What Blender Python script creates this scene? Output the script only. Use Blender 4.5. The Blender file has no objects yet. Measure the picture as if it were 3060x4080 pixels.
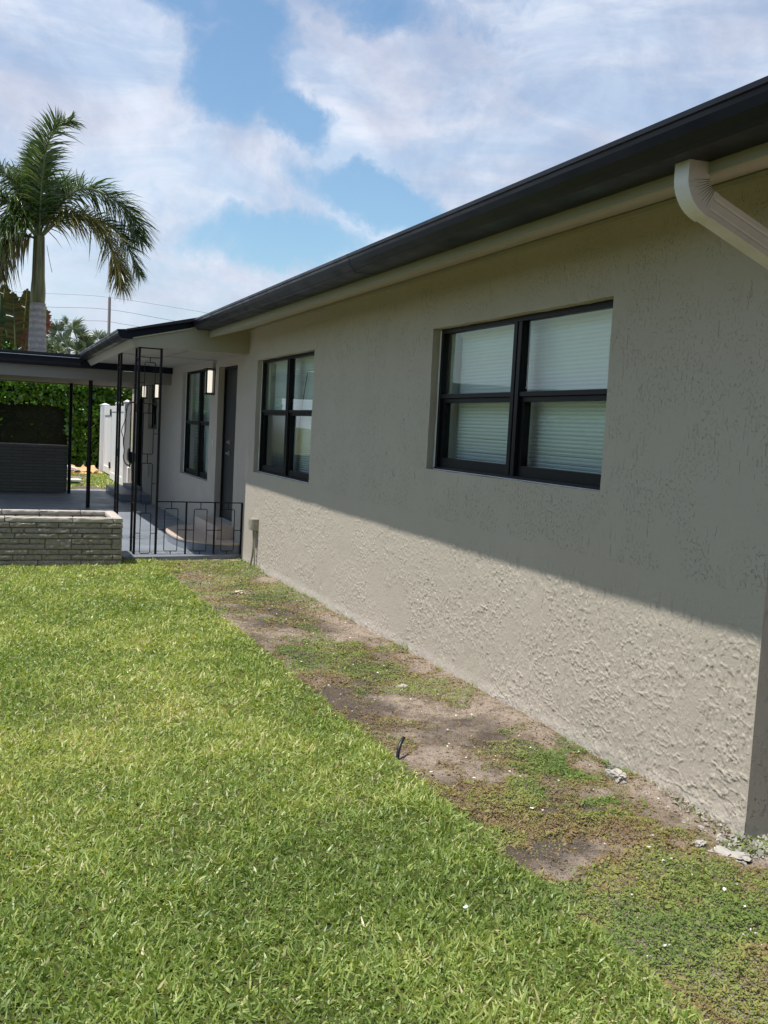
import bpy, math, random
import numpy as np
from mathutils import Matrix, Vector
R = math.radians
random.seed(5)
rng = np.random.default_rng(11)
sc = bpy.context.scene
col = sc.collection

# ------------------------------------------------------------------ camera
cd = bpy.data.cameras.new("camera"); cam = bpy.data.objects.new("camera", cd); col.objects.link(cam)
cr = Vector((0.92427756, -0.37821126, 0.0516453)); cu = Vector((-0.01549972, 0.09799926, 0.99506578)); cf = Vector((0.38140628, 0.92051746, -0.08471635))
M4 = Matrix((( cr.x, cu.x, -cf.x, -2.97424), (cr.y, cu.y, -cf.y, 0.0), (cr.z, cu.z, -cf.z, 1.6), (0, 0, 0, 1)))
cam.matrix_world = M4
cd.sensor_fit = 'VERTICAL'; cd.sensor_height = 24.0; cd.lens = 24.0 * 3829.1 / 4080.0
cd.clip_start = 0.05; cd.clip_end = 2000
sc.camera = cam
sc.view_settings.view_transform = 'Standard'; sc.view_settings.look = 'None'
sc.view_settings.exposure = 0.32; sc.view_settings.gamma = 1.0

# ------------------------------------------------------------------ light
SUN_EL = math.atan2(2.63, 1.0)
sd = bpy.data.lights.new("sun", 'SUN'); sun = bpy.data.objects.new("sun", sd); col.objects.link(sun)
sdir = Vector((-1.0, -0.035, 2.63)).normalized()          # towards the sun
sun.rotation_euler = sdir.to_track_quat('Z', 'Y').to_euler()
sd.energy = 4.5; sd.angle = R(0.5); sd.color = (1.0, 0.955, 0.88)

# ------------------------------------------------------------------ node helpers
class NT:
    def __init__(s, nt): s.nt = nt; s.n = nt.nodes; s.l = nt.links
    def put(s, sock, v):
        if hasattr(v, 'is_output') or isinstance(v, bpy.types.NodeSocket): s.l.new(v, sock)
        elif v is not None:
            try: sock.default_value = v
            except Exception: sock.default_value = tuple(v) + (1.0,)
    def node(s, t, ins=None, **kw):
        nd = s.n.new(t)
        for k, v in kw.items(): setattr(nd, k, v)
        for k, v in (ins or {}).items(): s.put(nd.inputs[k], v)
        return nd
    def math(s, op, a, b=None, c=None, clamp=False):
        nd = s.node('ShaderNodeMath', operation=op, use_clamp=clamp)
        s.put(nd.inputs[0], a)
        if b is not None: s.put(nd.inputs[1], b)
        if c is not None: s.put(nd.inputs[2], c)
        return nd.outputs[0]
    def noise(s, vec, scale, detail=3, rough=.5, dist=0):
        nd = s.node('ShaderNodeTexNoise', {'Scale': scale, 'Detail': detail, 'Roughness': rough, 'Distortion': dist})
        if vec is not None: s.l.new(vec, nd.inputs['Vector'])
        return nd.outputs[0]
    def ramp(s, f, stops, interp='LINEAR'):
        nd = s.node('ShaderNodeValToRGB'); cr_ = nd.color_ramp; cr_.interpolation = interp
        while len(cr_.elements) < len(stops): cr_.elements.new(0.5)
        for e, (p, c) in zip(cr_.elements, stops):
            e.position = p; e.color = (c, c, c, 1) if isinstance(c, (int, float)) else tuple(c) + (1,)
        s.put(nd.inputs[0], f); return nd.outputs[0]
    def mix(s, f, a, b, typ='MIX'):
        nd = s.node('ShaderNodeMix', data_type='RGBA', blend_type=typ)
        s.put(nd.inputs[0], f); s.put(nd.inputs[6], a if not isinstance(a, tuple) else a + (1,)); s.put(nd.inputs[7], b if not isinstance(b, tuple) else b + (1,))
        return nd.outputs[2]
    def mapr(s, v, a, b, c=0., d=1.):
        nd = s.node('ShaderNodeMapRange', clamp=True, interpolation_type='SMOOTHSTEP'); 
        for i, x in enumerate((v, a, b, c, d)): s.put(nd.inputs[i], x)
        return nd.outputs[0]
    def mapping(s, vec, loc=(0, 0, 0), rot=(0, 0, 0), scale=(1, 1, 1), typ='POINT'):
        nd = s.node('ShaderNodeMapping', vector_type=typ, ins={'Location': loc, 'Rotation': rot, 'Scale': scale})
        s.l.new(vec, nd.inputs[0]); return nd.outputs[0]

# ------------------------------------------------------------------ sky
w = bpy.data.worlds.new("World"); sc.world = w; w.use_nodes = True
T = NT(w.node_tree); T.n.clear()
tc = T.node('ShaderNodeTexCoord').outputs['Generated']
sep = T.node('ShaderNodeSeparateXYZ', {0: tc})
sky = T.node('ShaderNodeTexSky', sky_type='NISHITA', sun_disc=False, sun_elevation=SUN_EL, sun_rotation=R(270 + 2), air_density=1.3, dust_density=0.4, ozone_density=2.6, altitude=0)
ysafe = T.math('MAXIMUM', sep.outputs[1], 0.08)
X = T.math('DIVIDE', sep.outputs[0], ysafe); Z = T.math('DIVIDE', sep.outputs[2], ysafe)
pl = T.node('ShaderNodeCombineXYZ', {0: X, 1: Z, 2: 0.0}).outputs[0]
# generic dome coordinates for the cloud detail, stretched out towards the horizon
up = T.math('ADD', T.math('ABSOLUTE', sep.outputs[2]), 0.25)
dome = T.node('ShaderNodeCombineXYZ', {0: T.math('DIVIDE', sep.outputs[0], up), 1: T.math('DIVIDE', sep.outputs[1], up), 2: T.math('MULTIPLY', sep.outputs[2], 1.5)}).outputs[0]
wn = T.node('ShaderNodeTexNoise', {'Scale': 9.0, 'Detail': 7.0, 'Roughness': .62}); T.l.new(tc, wn.inputs['Vector'])
off = T.node('ShaderNodeVectorMath', {0: wn.outputs['Color'], 1: (.5, .5, .5)}, operation='SUBTRACT').outputs[0]
off = T.node('ShaderNodeVectorMath', {0: off, 'Scale': .12}, operation='SCALE').outputs[0]
plw = T.node('ShaderNodeVectorMath', {0: pl, 1: off}, operation='ADD').outputs[0]
holes = [(.19, .420, .105, .048, -10, 1), (.225, .36, .066, .062, -38, 1), (.290, .322, .060, .034, -25, 1), (.395, .248, .110, .036, -14, 1),
         (.290, .198, .125, .036, 0, .95), (.215, .190, .045, .030, 0, .8), (.37, .445, .11, .04, -8, .75), (.145, .222, .022, .022, 0, .45), (.50, .45, .09, .03, 0, .5), (.58, .52, .10, .04, 20, .5)]
fld = None
for (hx, hz, rx, rz, ro, wt) in holes:
    m = T.mapping(plw, (hx, hz, 0), (0, 0, R(ro)), (rx, rz, 1), 'TEXTURE')
    ln = T.node('ShaderNodeVectorMath', {0: m}, operation='LENGTH').outputs['Value']
    g = T.math('MULTIPLY', T.mapr(ln, 0.25, 1.6, 1, 0), wt)
    fld = g if fld is None else T.math('MAXIMUM', fld, g)
fn = T.noise(tc, 11.0, 10, .66, .4)
fld = T.math('ADD', fld, T.math('MULTIPLY', T.math('SUBTRACT', fn, .5), 1.15))
blue_a = T.mapr(fld, .16, .92, 0, .95)
gen = T.mapr(T.noise(dome, 1.1, 7, .58), .40, .56, .1, .95)
front = T.mapr(sep.outputs[1], .25, .45, 0, 1)
blue = T.math('ADD', T.math('MULTIPLY', blue_a, front), T.math('MULTIPLY', gen, T.math('SUBTRACT', 1.0, front)))
thin = T.mapr(T.noise(T.mapping(tc, rot=(0, R(-28), 0), scale=(1, 1, 3.2)), 5.0, 8, .62, .6), .34, .66, 0.02, 0.52)
blue = T.math('MAXIMUM', blue, thin)
shade = T.mapr(T.noise(tc, 6.5, 9, .62, .3), .36, .62, 0, 1)
cloud = T.mix(shade, (4.7, 5.05, 6.2), (6.7, 7.15, 8.1))
low = T.mapr(sep.outputs[2], .0, .22, 1, 0)
cloud = T.mix(T.math('MULTIPLY', low, .55), cloud, (5.8, 6.35, 7.4))
skyc = T.mix(1.0, sky.outputs[0], (.90, 1.07, 1.15), 'MULTIPLY')
final = T.mix(blue, cloud, skyc)
bg = T.node('ShaderNodeBackground', {'Color': final, 'Strength': 0.1})
T.l.new(bg.outputs[0], T.node('ShaderNodeOutputWorld').inputs[0])

# ------------------------------------------------------------------ materials
MATS = {}
def mat(name, color=(.5, .5, .5), rough=.6, metal=0., spec=None, fn=None, **kw):
    m = bpy.data.materials.new(name); m.use_nodes = True; t = NT(m.node_tree)
    b = t.n['Principled BSDF']; b.inputs['Base Color'].default_value = tuple(color) + (1,)
    b.inputs['Roughness'].default_value = rough; b.inputs['Metallic'].default_value = metal
    if spec is not None: b.inputs['Specular IOR Level'].default_value = spec
    t.b = b
    if fn: fn(t, b)
    MATS[name] = m
    return m
def bump(t, b, h, strength=.5, dist=.01):
    nd = t.node('ShaderNodeBump', {'Height': h, 'Strength': strength, 'Distance': dist}); t.l.new(nd.outputs[0], b.inputs['Normal'])
def obc(t): return t.node('ShaderNodeTexCoord').outputs['Object']
def attr(t, name): return t.node('ShaderNodeAttribute', attribute_name=name).outputs['Fac']

def f_stucco(t, b, relief=True):
    o = obc(t)
    zz = t.node('ShaderNodeSeparateXYZ', {0: o}).outputs[2]
    # dragged vertical skips
    drag = t.noise(t.mapping(o, scale=(1, 1, .16)), 62, 3, .6, .4)
    dm = t.mapr(t.noise(o, 2.6, 3, .6), .44, .60, 0, 1)
    skips = t.math('MULTIPLY', t.math('MULTIPLY', t.mapr(zz, .3, 1.3, .45, 1), t.mapr(drag, .62, .665, 0, 1)), dm)
    # splattered knock-down ridges, denser low on the wall
    sp = t.noise(t.mapping(o, scale=(1, 1, .85)), 62, 4, .62, .0)
    sm = t.mapr(t.noise(t.mapping(o, loc=(3, 1, 2)), 3.4, 3, .65), .40, .58, 0, 1)
    lowm = t.mapr(zz, .35, 1.6, 1.0, .35)
    splat = t.math('MULTIPLY', t.math('MULTIPLY', t.mapr(sp, .575, .625, 0, 1), sm), lowm)
    big = t.noise(t.mapping(o, scale=(1, 1, .6)), 7, 5, .6, .5)
    trowel = t.math('MULTIPLY', t.mapr(big, .56, .575, 0, 1), t.mapr(zz, .2, 1.0, .45, .05))
    fine = t.noise(o, 190, 3, .6)
    h = t.math('MULTIPLY', splat, 1.0)
    h = t.math('SUBTRACT', h, t.math('MULTIPLY', skips, .6))
    h = t.math('ADD', h, t.math('MULTIPLY', trowel, .45))
    h = t.math('ADD', h, t.math('MULTIPLY', fine, .16))
    h = t.math('ADD', h, t.math('MULTIPLY', t.noise(o, 5, 2, .5), .8))
    if not relief: h = t.math('ADD', t.math('MULTIPLY', fine, .22), t.math('MULTIPLY', t.noise(o, 75, 3, .6), .35))
    bump(t, b, h, .9, .0075)
    c = t.mix(t.noise(o, 1.3, 5, .6), (.450, .402, .336), (.510, .460, .392))
    # bare, dusty render just above the soil
    edge = t.math('ADD', t.math('MULTIPLY', zz, 1.0), t.math('MULTIPLY', t.math('SUBTRACT', t.noise(o, 7, 5, .65), .5), .22))
    dust = t.mapr(edge, -.03, .05, .85, 0)
    c = t.mix(dust, c, (.50, .46, .40))
    c = t.mix(t.math('MULTIPLY', t.mapr(t.noise(o, 3.1, 5, .7), .58, .75, 0, 1), .2), c, (.30, .275, .22))
    t.l.new(c, b.inputs['Base Color'])
mat('stucco', rough=.82, spec=.25, fn=f_stucco)
mat('stucco_coarse', rough=.82, spec=.25, fn=lambda t, b: f_stucco(t, b, False))

def f_smooth(t, b):
    o = obc(t)
    c = t.mix(t.noise(o, 2.3, 5, .6), (.34, .318, .242), (.385, .36, .28)); t.l.new(c, b.inputs['Base Color'])
    bump(t, b, t.math('ADD', t.noise(o, 90, 3, .6), t.math('MULTIPLY', t.noise(o, 6, 3, .6), 1.5)), .35, .004)
mat('paint_cream', rough=.6, spec=.35, fn=f_smooth)
def f_cream_shaded(t, b):  # carport cream, darkened so its shade sits in the colour
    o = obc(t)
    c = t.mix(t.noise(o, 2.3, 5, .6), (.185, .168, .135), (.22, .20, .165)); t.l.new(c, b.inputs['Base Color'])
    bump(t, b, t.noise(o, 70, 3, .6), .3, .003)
mat('paint_cream_shaded', rough=.6, fn=f_cream_shaded)
def f_ceil(t, b):
    o = obc(t)
    c = t.mix(t.noise(o, 2, 4), (.34, .32, .265), (.39, .37, .315)); t.l.new(c, b.inputs['Base Color'])
    bump(t, b, t.math('ADD', t.mapr(t.noise(o, 26, 4, .6, .8), .5, .58, 0, .7), t.noise(t.mapping(o, scale=(.4, 1.2, 1)), 3, 3)), .7, .008)
mat('ceiling_plaster', rough=.8, fn=f_ceil)
def f_dark(t, b):
    o = obc(t)
    c = t.mix(t.noise(o, 5, 5, .6), (.007, .008, .0135), (.011, .0125, .020)); t.l.new(c, b.inputs['Base Color'])
    t.l.new(t.mapr(t.noise(o, 3, 5, .6), .3, .7, .28, .45), b.inputs['Roughness'])
mat('dark_metal', spec=.2, fn=f_dark)
mat('dark_gloss', (.022, .016, .020), .22, spec=.6)
def f_iron(t, b):
    o = obc(t)
    c = t.mix(t.mapr(t.noise(o, 30, 5, .7), .45, .75, 0, .5), (.006, .006, .008), (.022, .019, .019)); t.l.new(c, b.inputs['Base Color'])
    bump(t, b, t.noise(o, 150, 3), .2, .001)
mat('black_iron', rough=.5, spec=.25, fn=f_iron)
mat('frame_bronze', (.006, .0065, .008), .45, spec=.25)
def f_door(t, b):
    o = obc(t); c = t.mix(t.noise(o, 3, 4), (.020, .022, .022), (.030, .032, .032)); t.l.new(c, b.inputs['Base Color'])
    bump(t, b, t.noise(o, 60, 2), .1, .001)
mat('door_grey', rough=.5, spec=.3, fn=f_door)
mat('steel', (.75, .73, .68), .35, 1.0)
def f_white(t, b):
    o = obc(t); c = t.mix(t.noise(o, 3, 5, .6), (.76, .77, .78), (.83, .83, .83)); t.l.new(c, b.inputs['Base Color'])
mat('vinyl_white', rough=.35, fn=f_white)
def f_down(t, b):
    o = obc(t); c = t.mix(t.mapr(t.noise(o, 6, 6, .7), .4, .75, 0, 1), (.70, .68, .64), (.60, .57, .51)); t.l.new(c, b.inputs['Base Color'])
    bump(t, b, t.noise(o, 40, 3), .15, .002)
mat('downspout_paint', rough=.35, spec=.5, fn=f_down)
mat('crimp_shadow_gap', (.10, .09, .075), .7)
mat('jamb_white', (.70, .73, .69), .55)
def f_blind(t, b):
    o = obc(t); c = t.mix(t.noise(o, 4, 3), (.84, .90, .87), (.88, .93, .91)); t.l.new(c, b.inputs['Base Color'])
mat('blind_white', rough=.5, fn=f_blind)
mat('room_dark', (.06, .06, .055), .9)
def glass(name, tint, extra, rough=.02):
    m = bpy.data.materials.new(name); m.use_nodes = True; t = NT(m.node_tree); t.n.clear()
    o = obc(t)
    fr = t.math('MULTIPLY', t.node('ShaderNodeFresnel', {'IOR': 1.45}).outputs[0], t.math('SUBTRACT', 1.0, t.node('ShaderNodeNewGeometry').outputs['Backfacing']))
    sm = t.mapr(t.noise(o, 5, 6, .7), .55, .8, 0, .05)
    f = t.math('ADD', t.math('ADD', t.math('MULTIPLY', fr, 1.15), extra), sm, clamp=True)
    tr = t.node('ShaderNodeBsdfTransparent', {'Color': tint + (1,)})
    gl = t.node('ShaderNodeBsdfGlossy', {'Color': (.9, .97, .95, 1), 'Roughness': rough})
    bp = t.node('ShaderNodeBump', {'Height': t.noise(o, 2.2, 1), 'Strength': .06, 'Distance': .02}); t.l.new(bp.outputs[0], gl.inputs['Normal'])
    mx = t.node('ShaderNodeMixShader', {0: f, 1: tr.outputs[0], 2: gl.outputs[0]})
    t.l.new(mx.outputs[0], t.node('ShaderNodeOutputMaterial').inputs[0]); MATS[name] = m
glass('glass', (.91, .97, .95), .03); glass('glass_screened', (.42, .45, .46), .02, .12); glass('lamp_glass', (.9, .9, .9), .03)
def emis(name, c, s):
    m = mat(name, (.8, .8, .75), .4); b = m.node_tree.nodes['Principled BSDF']
    b.inputs['Emission Color'].default_value = c + (1,); b.inputs['Emission Strength'].default_value = s
emis('lamp_glow', (1.0, .93, .78), .85)
def f_floor(t, b):
    o = obc(t)
    c = t.mix(t.mapr(t.noise(o, 1.2, 6, .6), .35, .7, 0, 1), (.19, .215, .25), (.235, .262, .30))
    c = t.mix(t.mapr(t.noise(o, 26, 5, .7), .66, .74, 0, .5), c, (.15, .16, .17))
    t.l.new(c, b.inputs['Base Color']); t.l.new(t.mapr(t.noise(o, 3, 5), .3, .7, .32, .55), b.inputs['Roughness'])
    bump(t, b, t.noise(o, 60, 4), .2, .003)
mat('floor_paint', fn=f_floor)
def f_bare(t, b):
    o = obc(t); c = t.mix(t.noise(o, 12, 6, .7), (.38, .36, .32), (.52, .50, .46)); t.l.new(c, b.inputs['Base Color']); bump(t, b, t.noise(o, 50, 5), .5, .006)
mat('bare_concrete', rough=.9, fn=f_bare)
def f_trav(t, b):
    o = obc(t)
    v = t.noise(t.mapping(o, scale=(1, .35, 2)), 14, 6, .65, .6)
    c = t.mix(v, (.50, .385, .305), (.64, .525, .435)); c = t.mix(t.mapr(t.noise(t.mapping(o, scale=(2, .3, 1)), 30, 4), .6, .7, 0, .5), c, (.28, .19, .14))
    t.l.new(c, b.inputs['Base Color'])
mat('travertine', rough=.45, fn=f_trav)
def f_stone(t, b):
    o = obc(t)
    c = t.mix(t.noise(o, 9, 6, .65), (.265, .235, .20), (.35, .315, .275)); t.l.new(c, b.inputs['Base Color'])
    bump(t, b, t.math('ADD', t.noise(o, 45, 6, .7), t.mapr(t.noise(o, 24, 4, .6, 1.), .54, .6, 0, .8)), .9, .009)
mat('painted_stone', rough=.5, spec=.5, fn=f_stone)
def f_cap(t, b):
    o = obc(t)
    c = t.mix(t.noise(o, 11, 6, .65), (.44, .40, .35), (.56, .51, .455)); t.l.new(c, b.inputs['Base Color']); bump(t, b, t.noise(o, 60, 6, .7), .8, .006)
mat('cap_stone', rough=.75, fn=f_cap)
mat('mortar', (.15, .145, .12), .9)
def f_lowwall(t, b):
    o = obc(t)
    mp = t.mapping(o, rot=(R(90), 0, 0))
    br = t.node('ShaderNodeTexBrick', {'Scale': 1.0, 'Mortar Size': .006, 'Mortar Smooth': .3, 'Brick Width': .42, 'Row Height': .066, 'Color1': (.225, .22, .19, 1), 'Color2': (.265, .255, .22, 1), 'Mortar': (.12, .115, .10, 1)}); t.l.new(mp, br.inputs[0])
    t.l.new(br.outputs[0], b.inputs['Base Color'])
    bump(t, b, t.math('ADD', t.math('MULTIPLY', br.outputs['Fac'], -1.), t.math('MULTIPLY', t.noise(o, 40, 5, .7), .8)), .8, .012)
mat('painted_brick', rough=.7, fn=f_lowwall)
def f_ground(t, b):
    o = obc(t)
    n1 = t.noise(o, 1.3, 5, .6); n2 = t.noise(o, 5, 6, .7); n3 = t.noise(o, 60, 6, .75)
    sand = t.mix(n3, (.29, .225, .175), (.46, .38, .315))
    soil = t.mix(n3, (.075, .06, .054), (.17, .14, .12))
    wx_ = t.node('ShaderNodeSeparateXYZ', {0: o}).outputs[0]
    c = t.mix(t.math('MAXIMUM', t.mapr(n1, .42, .58, 0, 1), t.mapr(t.math('ADD', wx_, t.math('MULTIPLY', t.math('SUBTRACT', n2, .5), .5)), -.38, -.12, 0, .9)), soil, sand)
    c = t.mix(t.mapr(n2, .5, .68, 0, .7), c, (.125, .092, .06)); c = t.mix(t.mapr(t.noise(o, 22, 6, .75), .5, .62, 0, .6), c, (.085, .068, .056)); c = t.mix(t.mapr(t.noise(t.mapping(o, loc=(5, 5, 0)), 130, 4, .7), .56, .62, 0, .55), c, (.05, .04, .03))
    c = t.mix(t.mapr(t.noise(o, 95, 3, .6), .66, .70, 0, .8), c, (.45, .41, .36))
    # thatch under the lawn
    xx = t.node('ShaderNodeSeparateXYZ', {0: o}).outputs[0]
    c = t.mix(t.mapr(xx, -1.2, -1.08, 1, 0), c, t.mix(n3, (.07, .075, .025), (.17, .16, .07)))
    t.l.new(c, b.inputs['Base Color'])
    bump(t, b, t.math('ADD', n3, t.math('MULTIPLY', n2, 2.)), .9, .02)
mat('soil', rough=.95, spec=.15, fn=f_ground)
def leafmat(name, stops, rough=.45, trans=.25, spec=.4, an='rnd'):
    def fn(t, b):
        c = t.ramp(attr(t, an), stops); t.l.new(c, b.inputs['Base Color'])
        tr = t.node('ShaderNodeBsdfTranslucent'); t.l.new(t.mix(1.0, c, (1.3, 1.35, .55), 'MULTIPLY'), tr.inputs[0])
        mx = t.node('ShaderNodeMixShader', {0: trans, 1: b.outputs[0], 2: tr.outputs[0]})
        t.l.new(mx.outputs[0], t.n['Material Output'].inputs[0])
    mat(name, rough=rough, spec=spec, fn=fn)
leafmat('grass_blades', [(0, (.15, .22, .062)), (.35, (.26, .35, .10)), (.7, (.41, .48, .145)), (.88, (.56, .57, .23)), (1, (.62, .54, .33))], .40, .36, .4)
leafmat('weed_leaves', [(0, (.13, .20, .05)), (.35, (.22, .28, .072)), (.6, (.29, .28, .085)), (.75, (.26, .18, .08)), (.93, (.24, .17, .11)), (1, (.44, .43, .39))], .6, .2, .25)
leafmat('hedge_leaves', [(0, (.035, .085, .010)), (.5, (.085, .19, .018)), (.9, (.16, .30, .03)), (1, (.24, .34, .05))], .25, .25, .6)
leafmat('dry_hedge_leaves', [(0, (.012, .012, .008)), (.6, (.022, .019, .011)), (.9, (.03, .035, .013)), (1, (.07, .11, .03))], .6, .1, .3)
leafmat('palm_leaflets', [(0, (.03, .065, .02)), (.5, (.07, .125, .035)), (.85, (.14, .19, .055)), (1, (.22, .24, .08))], .24, .25, .6)
leafmat('palm_leaflets_gold', [(0, (.06, .075, .02)), (.5, (.16, .15, .045)), (1, (.30, .25, .09))], .35, .2, .5)
leafmat('fan_leaves', [(0, (.04, .065, .03)), (.5, (.12, .16, .09)), (1, (.30, .34, .23))], .35, .2, .5)
leafmat('olive_big_leaf', [(0, (.055, .06, .012)), (.6, (.12, .11, .022)), (1, (.22, .12, .035))], .45, .35, .4)
leafmat('rust_big_leaf', [(0, (.16, .05, .03)), (1, (.33, .12, .07))], .55, .3, .3)
leafmat('green_big_leaf', [(0, (.02, .06, .025)), (1, (.06, .13, .045))], .35, .3, .5)
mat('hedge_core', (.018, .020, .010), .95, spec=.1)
def f_trunk(t, b):
    o = obc(t)
    z = t.node('ShaderNodeSeparateXYZ', {0: o}).outputs[2]
    ring = t.node('ShaderNodeTexWave', {'Scale': 1.6, 'Distortion': 2.5, 'Detail': 4.0, 'Detail Scale': 3.}, wave_type='BANDS', bands_direction='Z'); t.l.new(o, ring.inputs[0])
    c = t.mix(ring.outputs['Fac'], (.27, .245, .235), (.38, .35, .34)); c = t.mix(t.mapr(t.noise(o, 9, 6, .7), .4, .7, 0, .6), c, (.15, .125, .12)); t.l.new(c, b.inputs['Base Color'])
    bump(t, b, ring.outputs['Fac'], .3, .02)
mat('palm_trunk', rough=.9, fn=f_trunk)
def f_cs(t, b):
    o = obc(t)
    n = t.noise(t.mapping(o, scale=(6, 6, .5)), 2.2, 4, .6)
    c = t.mix(t.mapr(n, .35, .65, 0, 1), (.075, .075, .022), (.15, .145, .035)); c = t.mix(t.mapr(t.noise(t.mapping(o, loc=(1, 4, 2), scale=(5, 5, .35)), 1.9, 5, .6), .60, .66, 0, .8), c, (.10, .055, .03))
    t.l.new(c, b.inputs['Base Color'])
mat('crownshaft', rough=.35, fn=f_cs)
mat('stalk', (.12, .14, .04), .5)
def f_pole(t, b):
    o = obc(t); c = t.mix(t.noise(t.mapping(o, scale=(4, 4, .2)), 3, 5), (.17, .16, .16), (.27, .255, .25)); t.l.new(c, b.inputs['Base Color'])
mat('pole_wood', rough=.9, fn=f_pole)
mat('wire', (.05, .05, .055), .6)
mat('black_rubber', (.012, .012, .014), .4)
mat('grey_plastic', (.42, .43, .41), .5)
mat('charger_grey', (.16, .18, .21), .3)
def f_jb(t, b):
    o = obc(t); c = t.mix(t.mapr(t.noise(o, 18, 5, .7), .45, .7, 0, 1), (.27, .255, .20), (.38, .36, .31)); t.l.new(c, b.inputs['Base Color'])
mat('box_paint', rough=.5, fn=f_jb)
def f_card(t, b):
    o = obc(t); c = t.mix(t.noise(o, 6, 4), (.50, .28, .13), (.66, .41, .22)); t.l.new(c, b.inputs['Base Color'])
mat('cardboard', rough=.85, fn=f_card)
mat('bag_white', (.8, .8, .8), .35); mat('tub_green', (.01, .17, .10), .4); mat('tub_white', (.78, .75, .74), .4)
def f_chunk(t, b):
    o = obc(t); c = t.mix(t.noise(o, 25, 6, .7), (.30, .28, .245), (.52, .49, .45)); t.l.new(c, b.inputs['Base Color']); bump(t, b, t.noise(o, 70, 5, .7), .7, .006)
mat('pale_concrete', rough=.95, fn=f_chunk)
mat('flake_white', (.72, .72, .70), .7)
mat('shingle', (.03, .03, .034), .9)
mat('petal', (.8, .76, .76), .6)
def f_neigh(t, b):
    o = obc(t); c = t.mix(t.noise(o, 2, 4), (.20, .20, .20), (.30, .30, .30)); t.l.new(c, b.inputs['Base Color'])
mat('neighbour_roof', rough=.9, fn=f_neigh)
mat('neighbour_wall', (.5, .48, .44), .9)

# ------------------------------------------------------------------ mesh helpers
class MB:
    def __init__(s): s.v = []; s.f = []
    def quad(s, a, b, c, d): n = len(s.v); s.v += [a, b, c, d]; s.f.append((n, n+1, n+2, n+3)); return s
    def poly(s, pts): n = len(s.v); s.v += list(pts); s.f.append(tuple(range(n, n+len(pts)))); return s
    def box(s, x0, x1, y0, y1, z0, z1):
        if x0 > x1: x0, x1 = x1, x0
        if y0 > y1: y0, y1 = y1, y0
        if z0 > z1: z0, z1 = z1, z0
        n = len(s.v)
        s.v += [(x0,y0,z0),(x1,y0,z0),(x1,y1,z0),(x0,y1,z0),(x0,y0,z1),(x1,y0,z1),(x1,y1,z1),(x0,y1,z1)]
        for f in ((0,3,2,1),(4,5,6,7),(0,1,5,4),(1,2,6,5),(2,3,7,6),(3,0,4,7)): s.f.append(tuple(n+i for i in f))
        return s
    def prism(s, prof, axis, a0, a1):
        """profile of 2D points extruded along an axis; prof in (x,z) for 'y', (y,z) for 'x', (x,y) for 'z'"""
        def P(p, a): return {'y': (p[0], a, p[1]), 'x': (a, p[0], p[1]), 'z': (p[0], p[1], a)}[axis]
        n = len(s.v); k = len(prof)
        s.v += [P(p, a0) for p in prof] + [P(p, a1) for p in prof]
        for i in range(k): j = (i+1) % k; s.f.append((n+i, n+j, n+k+j, n+k+i))
        s.f.append(tuple(range(n+k-1, n-1, -1))); s.f.append(tuple(range(n+k, n+2*k)))
        return s
    def tube(s, pts, r, seg=8, sx=1., caps=True):
        pts = [Vector(p) for p in pts]; rings = []
        rr = r if hasattr(r, '__len__') else [r]*len(pts)
        prev = None
        for i, p in enumerate(pts):
            d = (pts[min(i+1, len(pts)-1)] - pts[max(i-1, 0)]).normalized()
            if prev is None:
                a = d.cross(Vector((0, 0, 1)));  a = a if a.length > 1e-3 else d.cross(Vector((1, 0, 0)))
            else: a = prev - d*prev.dot(d)
            a.normalize(); prev = a; b = d.cross(a)
            ring = []
            for k in range(seg):
                t = 2*math.pi*k/seg; q = p + a*math.cos(t)*rr[i] + b*math.sin(t)*rr[i]*sx
                ring.append(len(s.v)); s.v.append(tuple(q))
            rings.append(ring)
        for A, B in zip(rings, rings[1:]):
            for k in range(seg): s.f.append((A[k], A[(k+1) % seg], B[(k+1) % seg], B[k]))
        if caps: s.f.append(tuple(rings[0][::-1])); s.f.append(tuple(rings[-1]))
        return s
    def cyl(s, x, y, z0, z1, r, seg=20): return s.tube([(x, y, z0), (x, y, z1)], r, seg)
    def build(s, name, m, parent=None, smooth=False, bevel=0):
        me = bpy.data.meshes.new(name); me.from_pydata([tuple(map(float, v)) for v in s.v], [], s.f); me.update()
        return finish(me, name, m, parent, smooth, bevel)
def finish(me, name, m, parent, smooth=False, bevel=0):
    me.materials.append(MATS[m]) if isinstance(m, str) else [me.materials.append(MATS[q]) for q in m]
    if smooth:
        me.polygons.foreach_set('use_smooth', [True]*len(me.polygons))
        try: me.set_sharp_from_angle(angle=R(40))
        except Exception: pass
    o = bpy.data.objects.new(name, me); col.objects.link(o)
    if parent: o.parent = parent
    if bevel:
        b = o.modifiers.new('bevel', 'BEVEL'); b.width = bevel; b.segments = 2; b.limit_method = 'ANGLE'; b.angle_limit = R(40)
    return o
def tag(o, label, cat, group=None, kind=None):
    if label: o['label'] = label
    if cat: o['category'] = cat
    if group: o['group'] = group
    if kind: o['kind'] = kind
    return o
def struct(o, label=None, cat=None): o['kind'] = 'structure'; return tag(o, label, cat)
def thing(name, label, cat, group=None, loc=(0, 0, 0)):
    o = bpy.data.objects.new(name, None); col.objects.link(o); o.location = loc; o.empty_display_size = .1
    return tag(o, label, cat, group)
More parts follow.
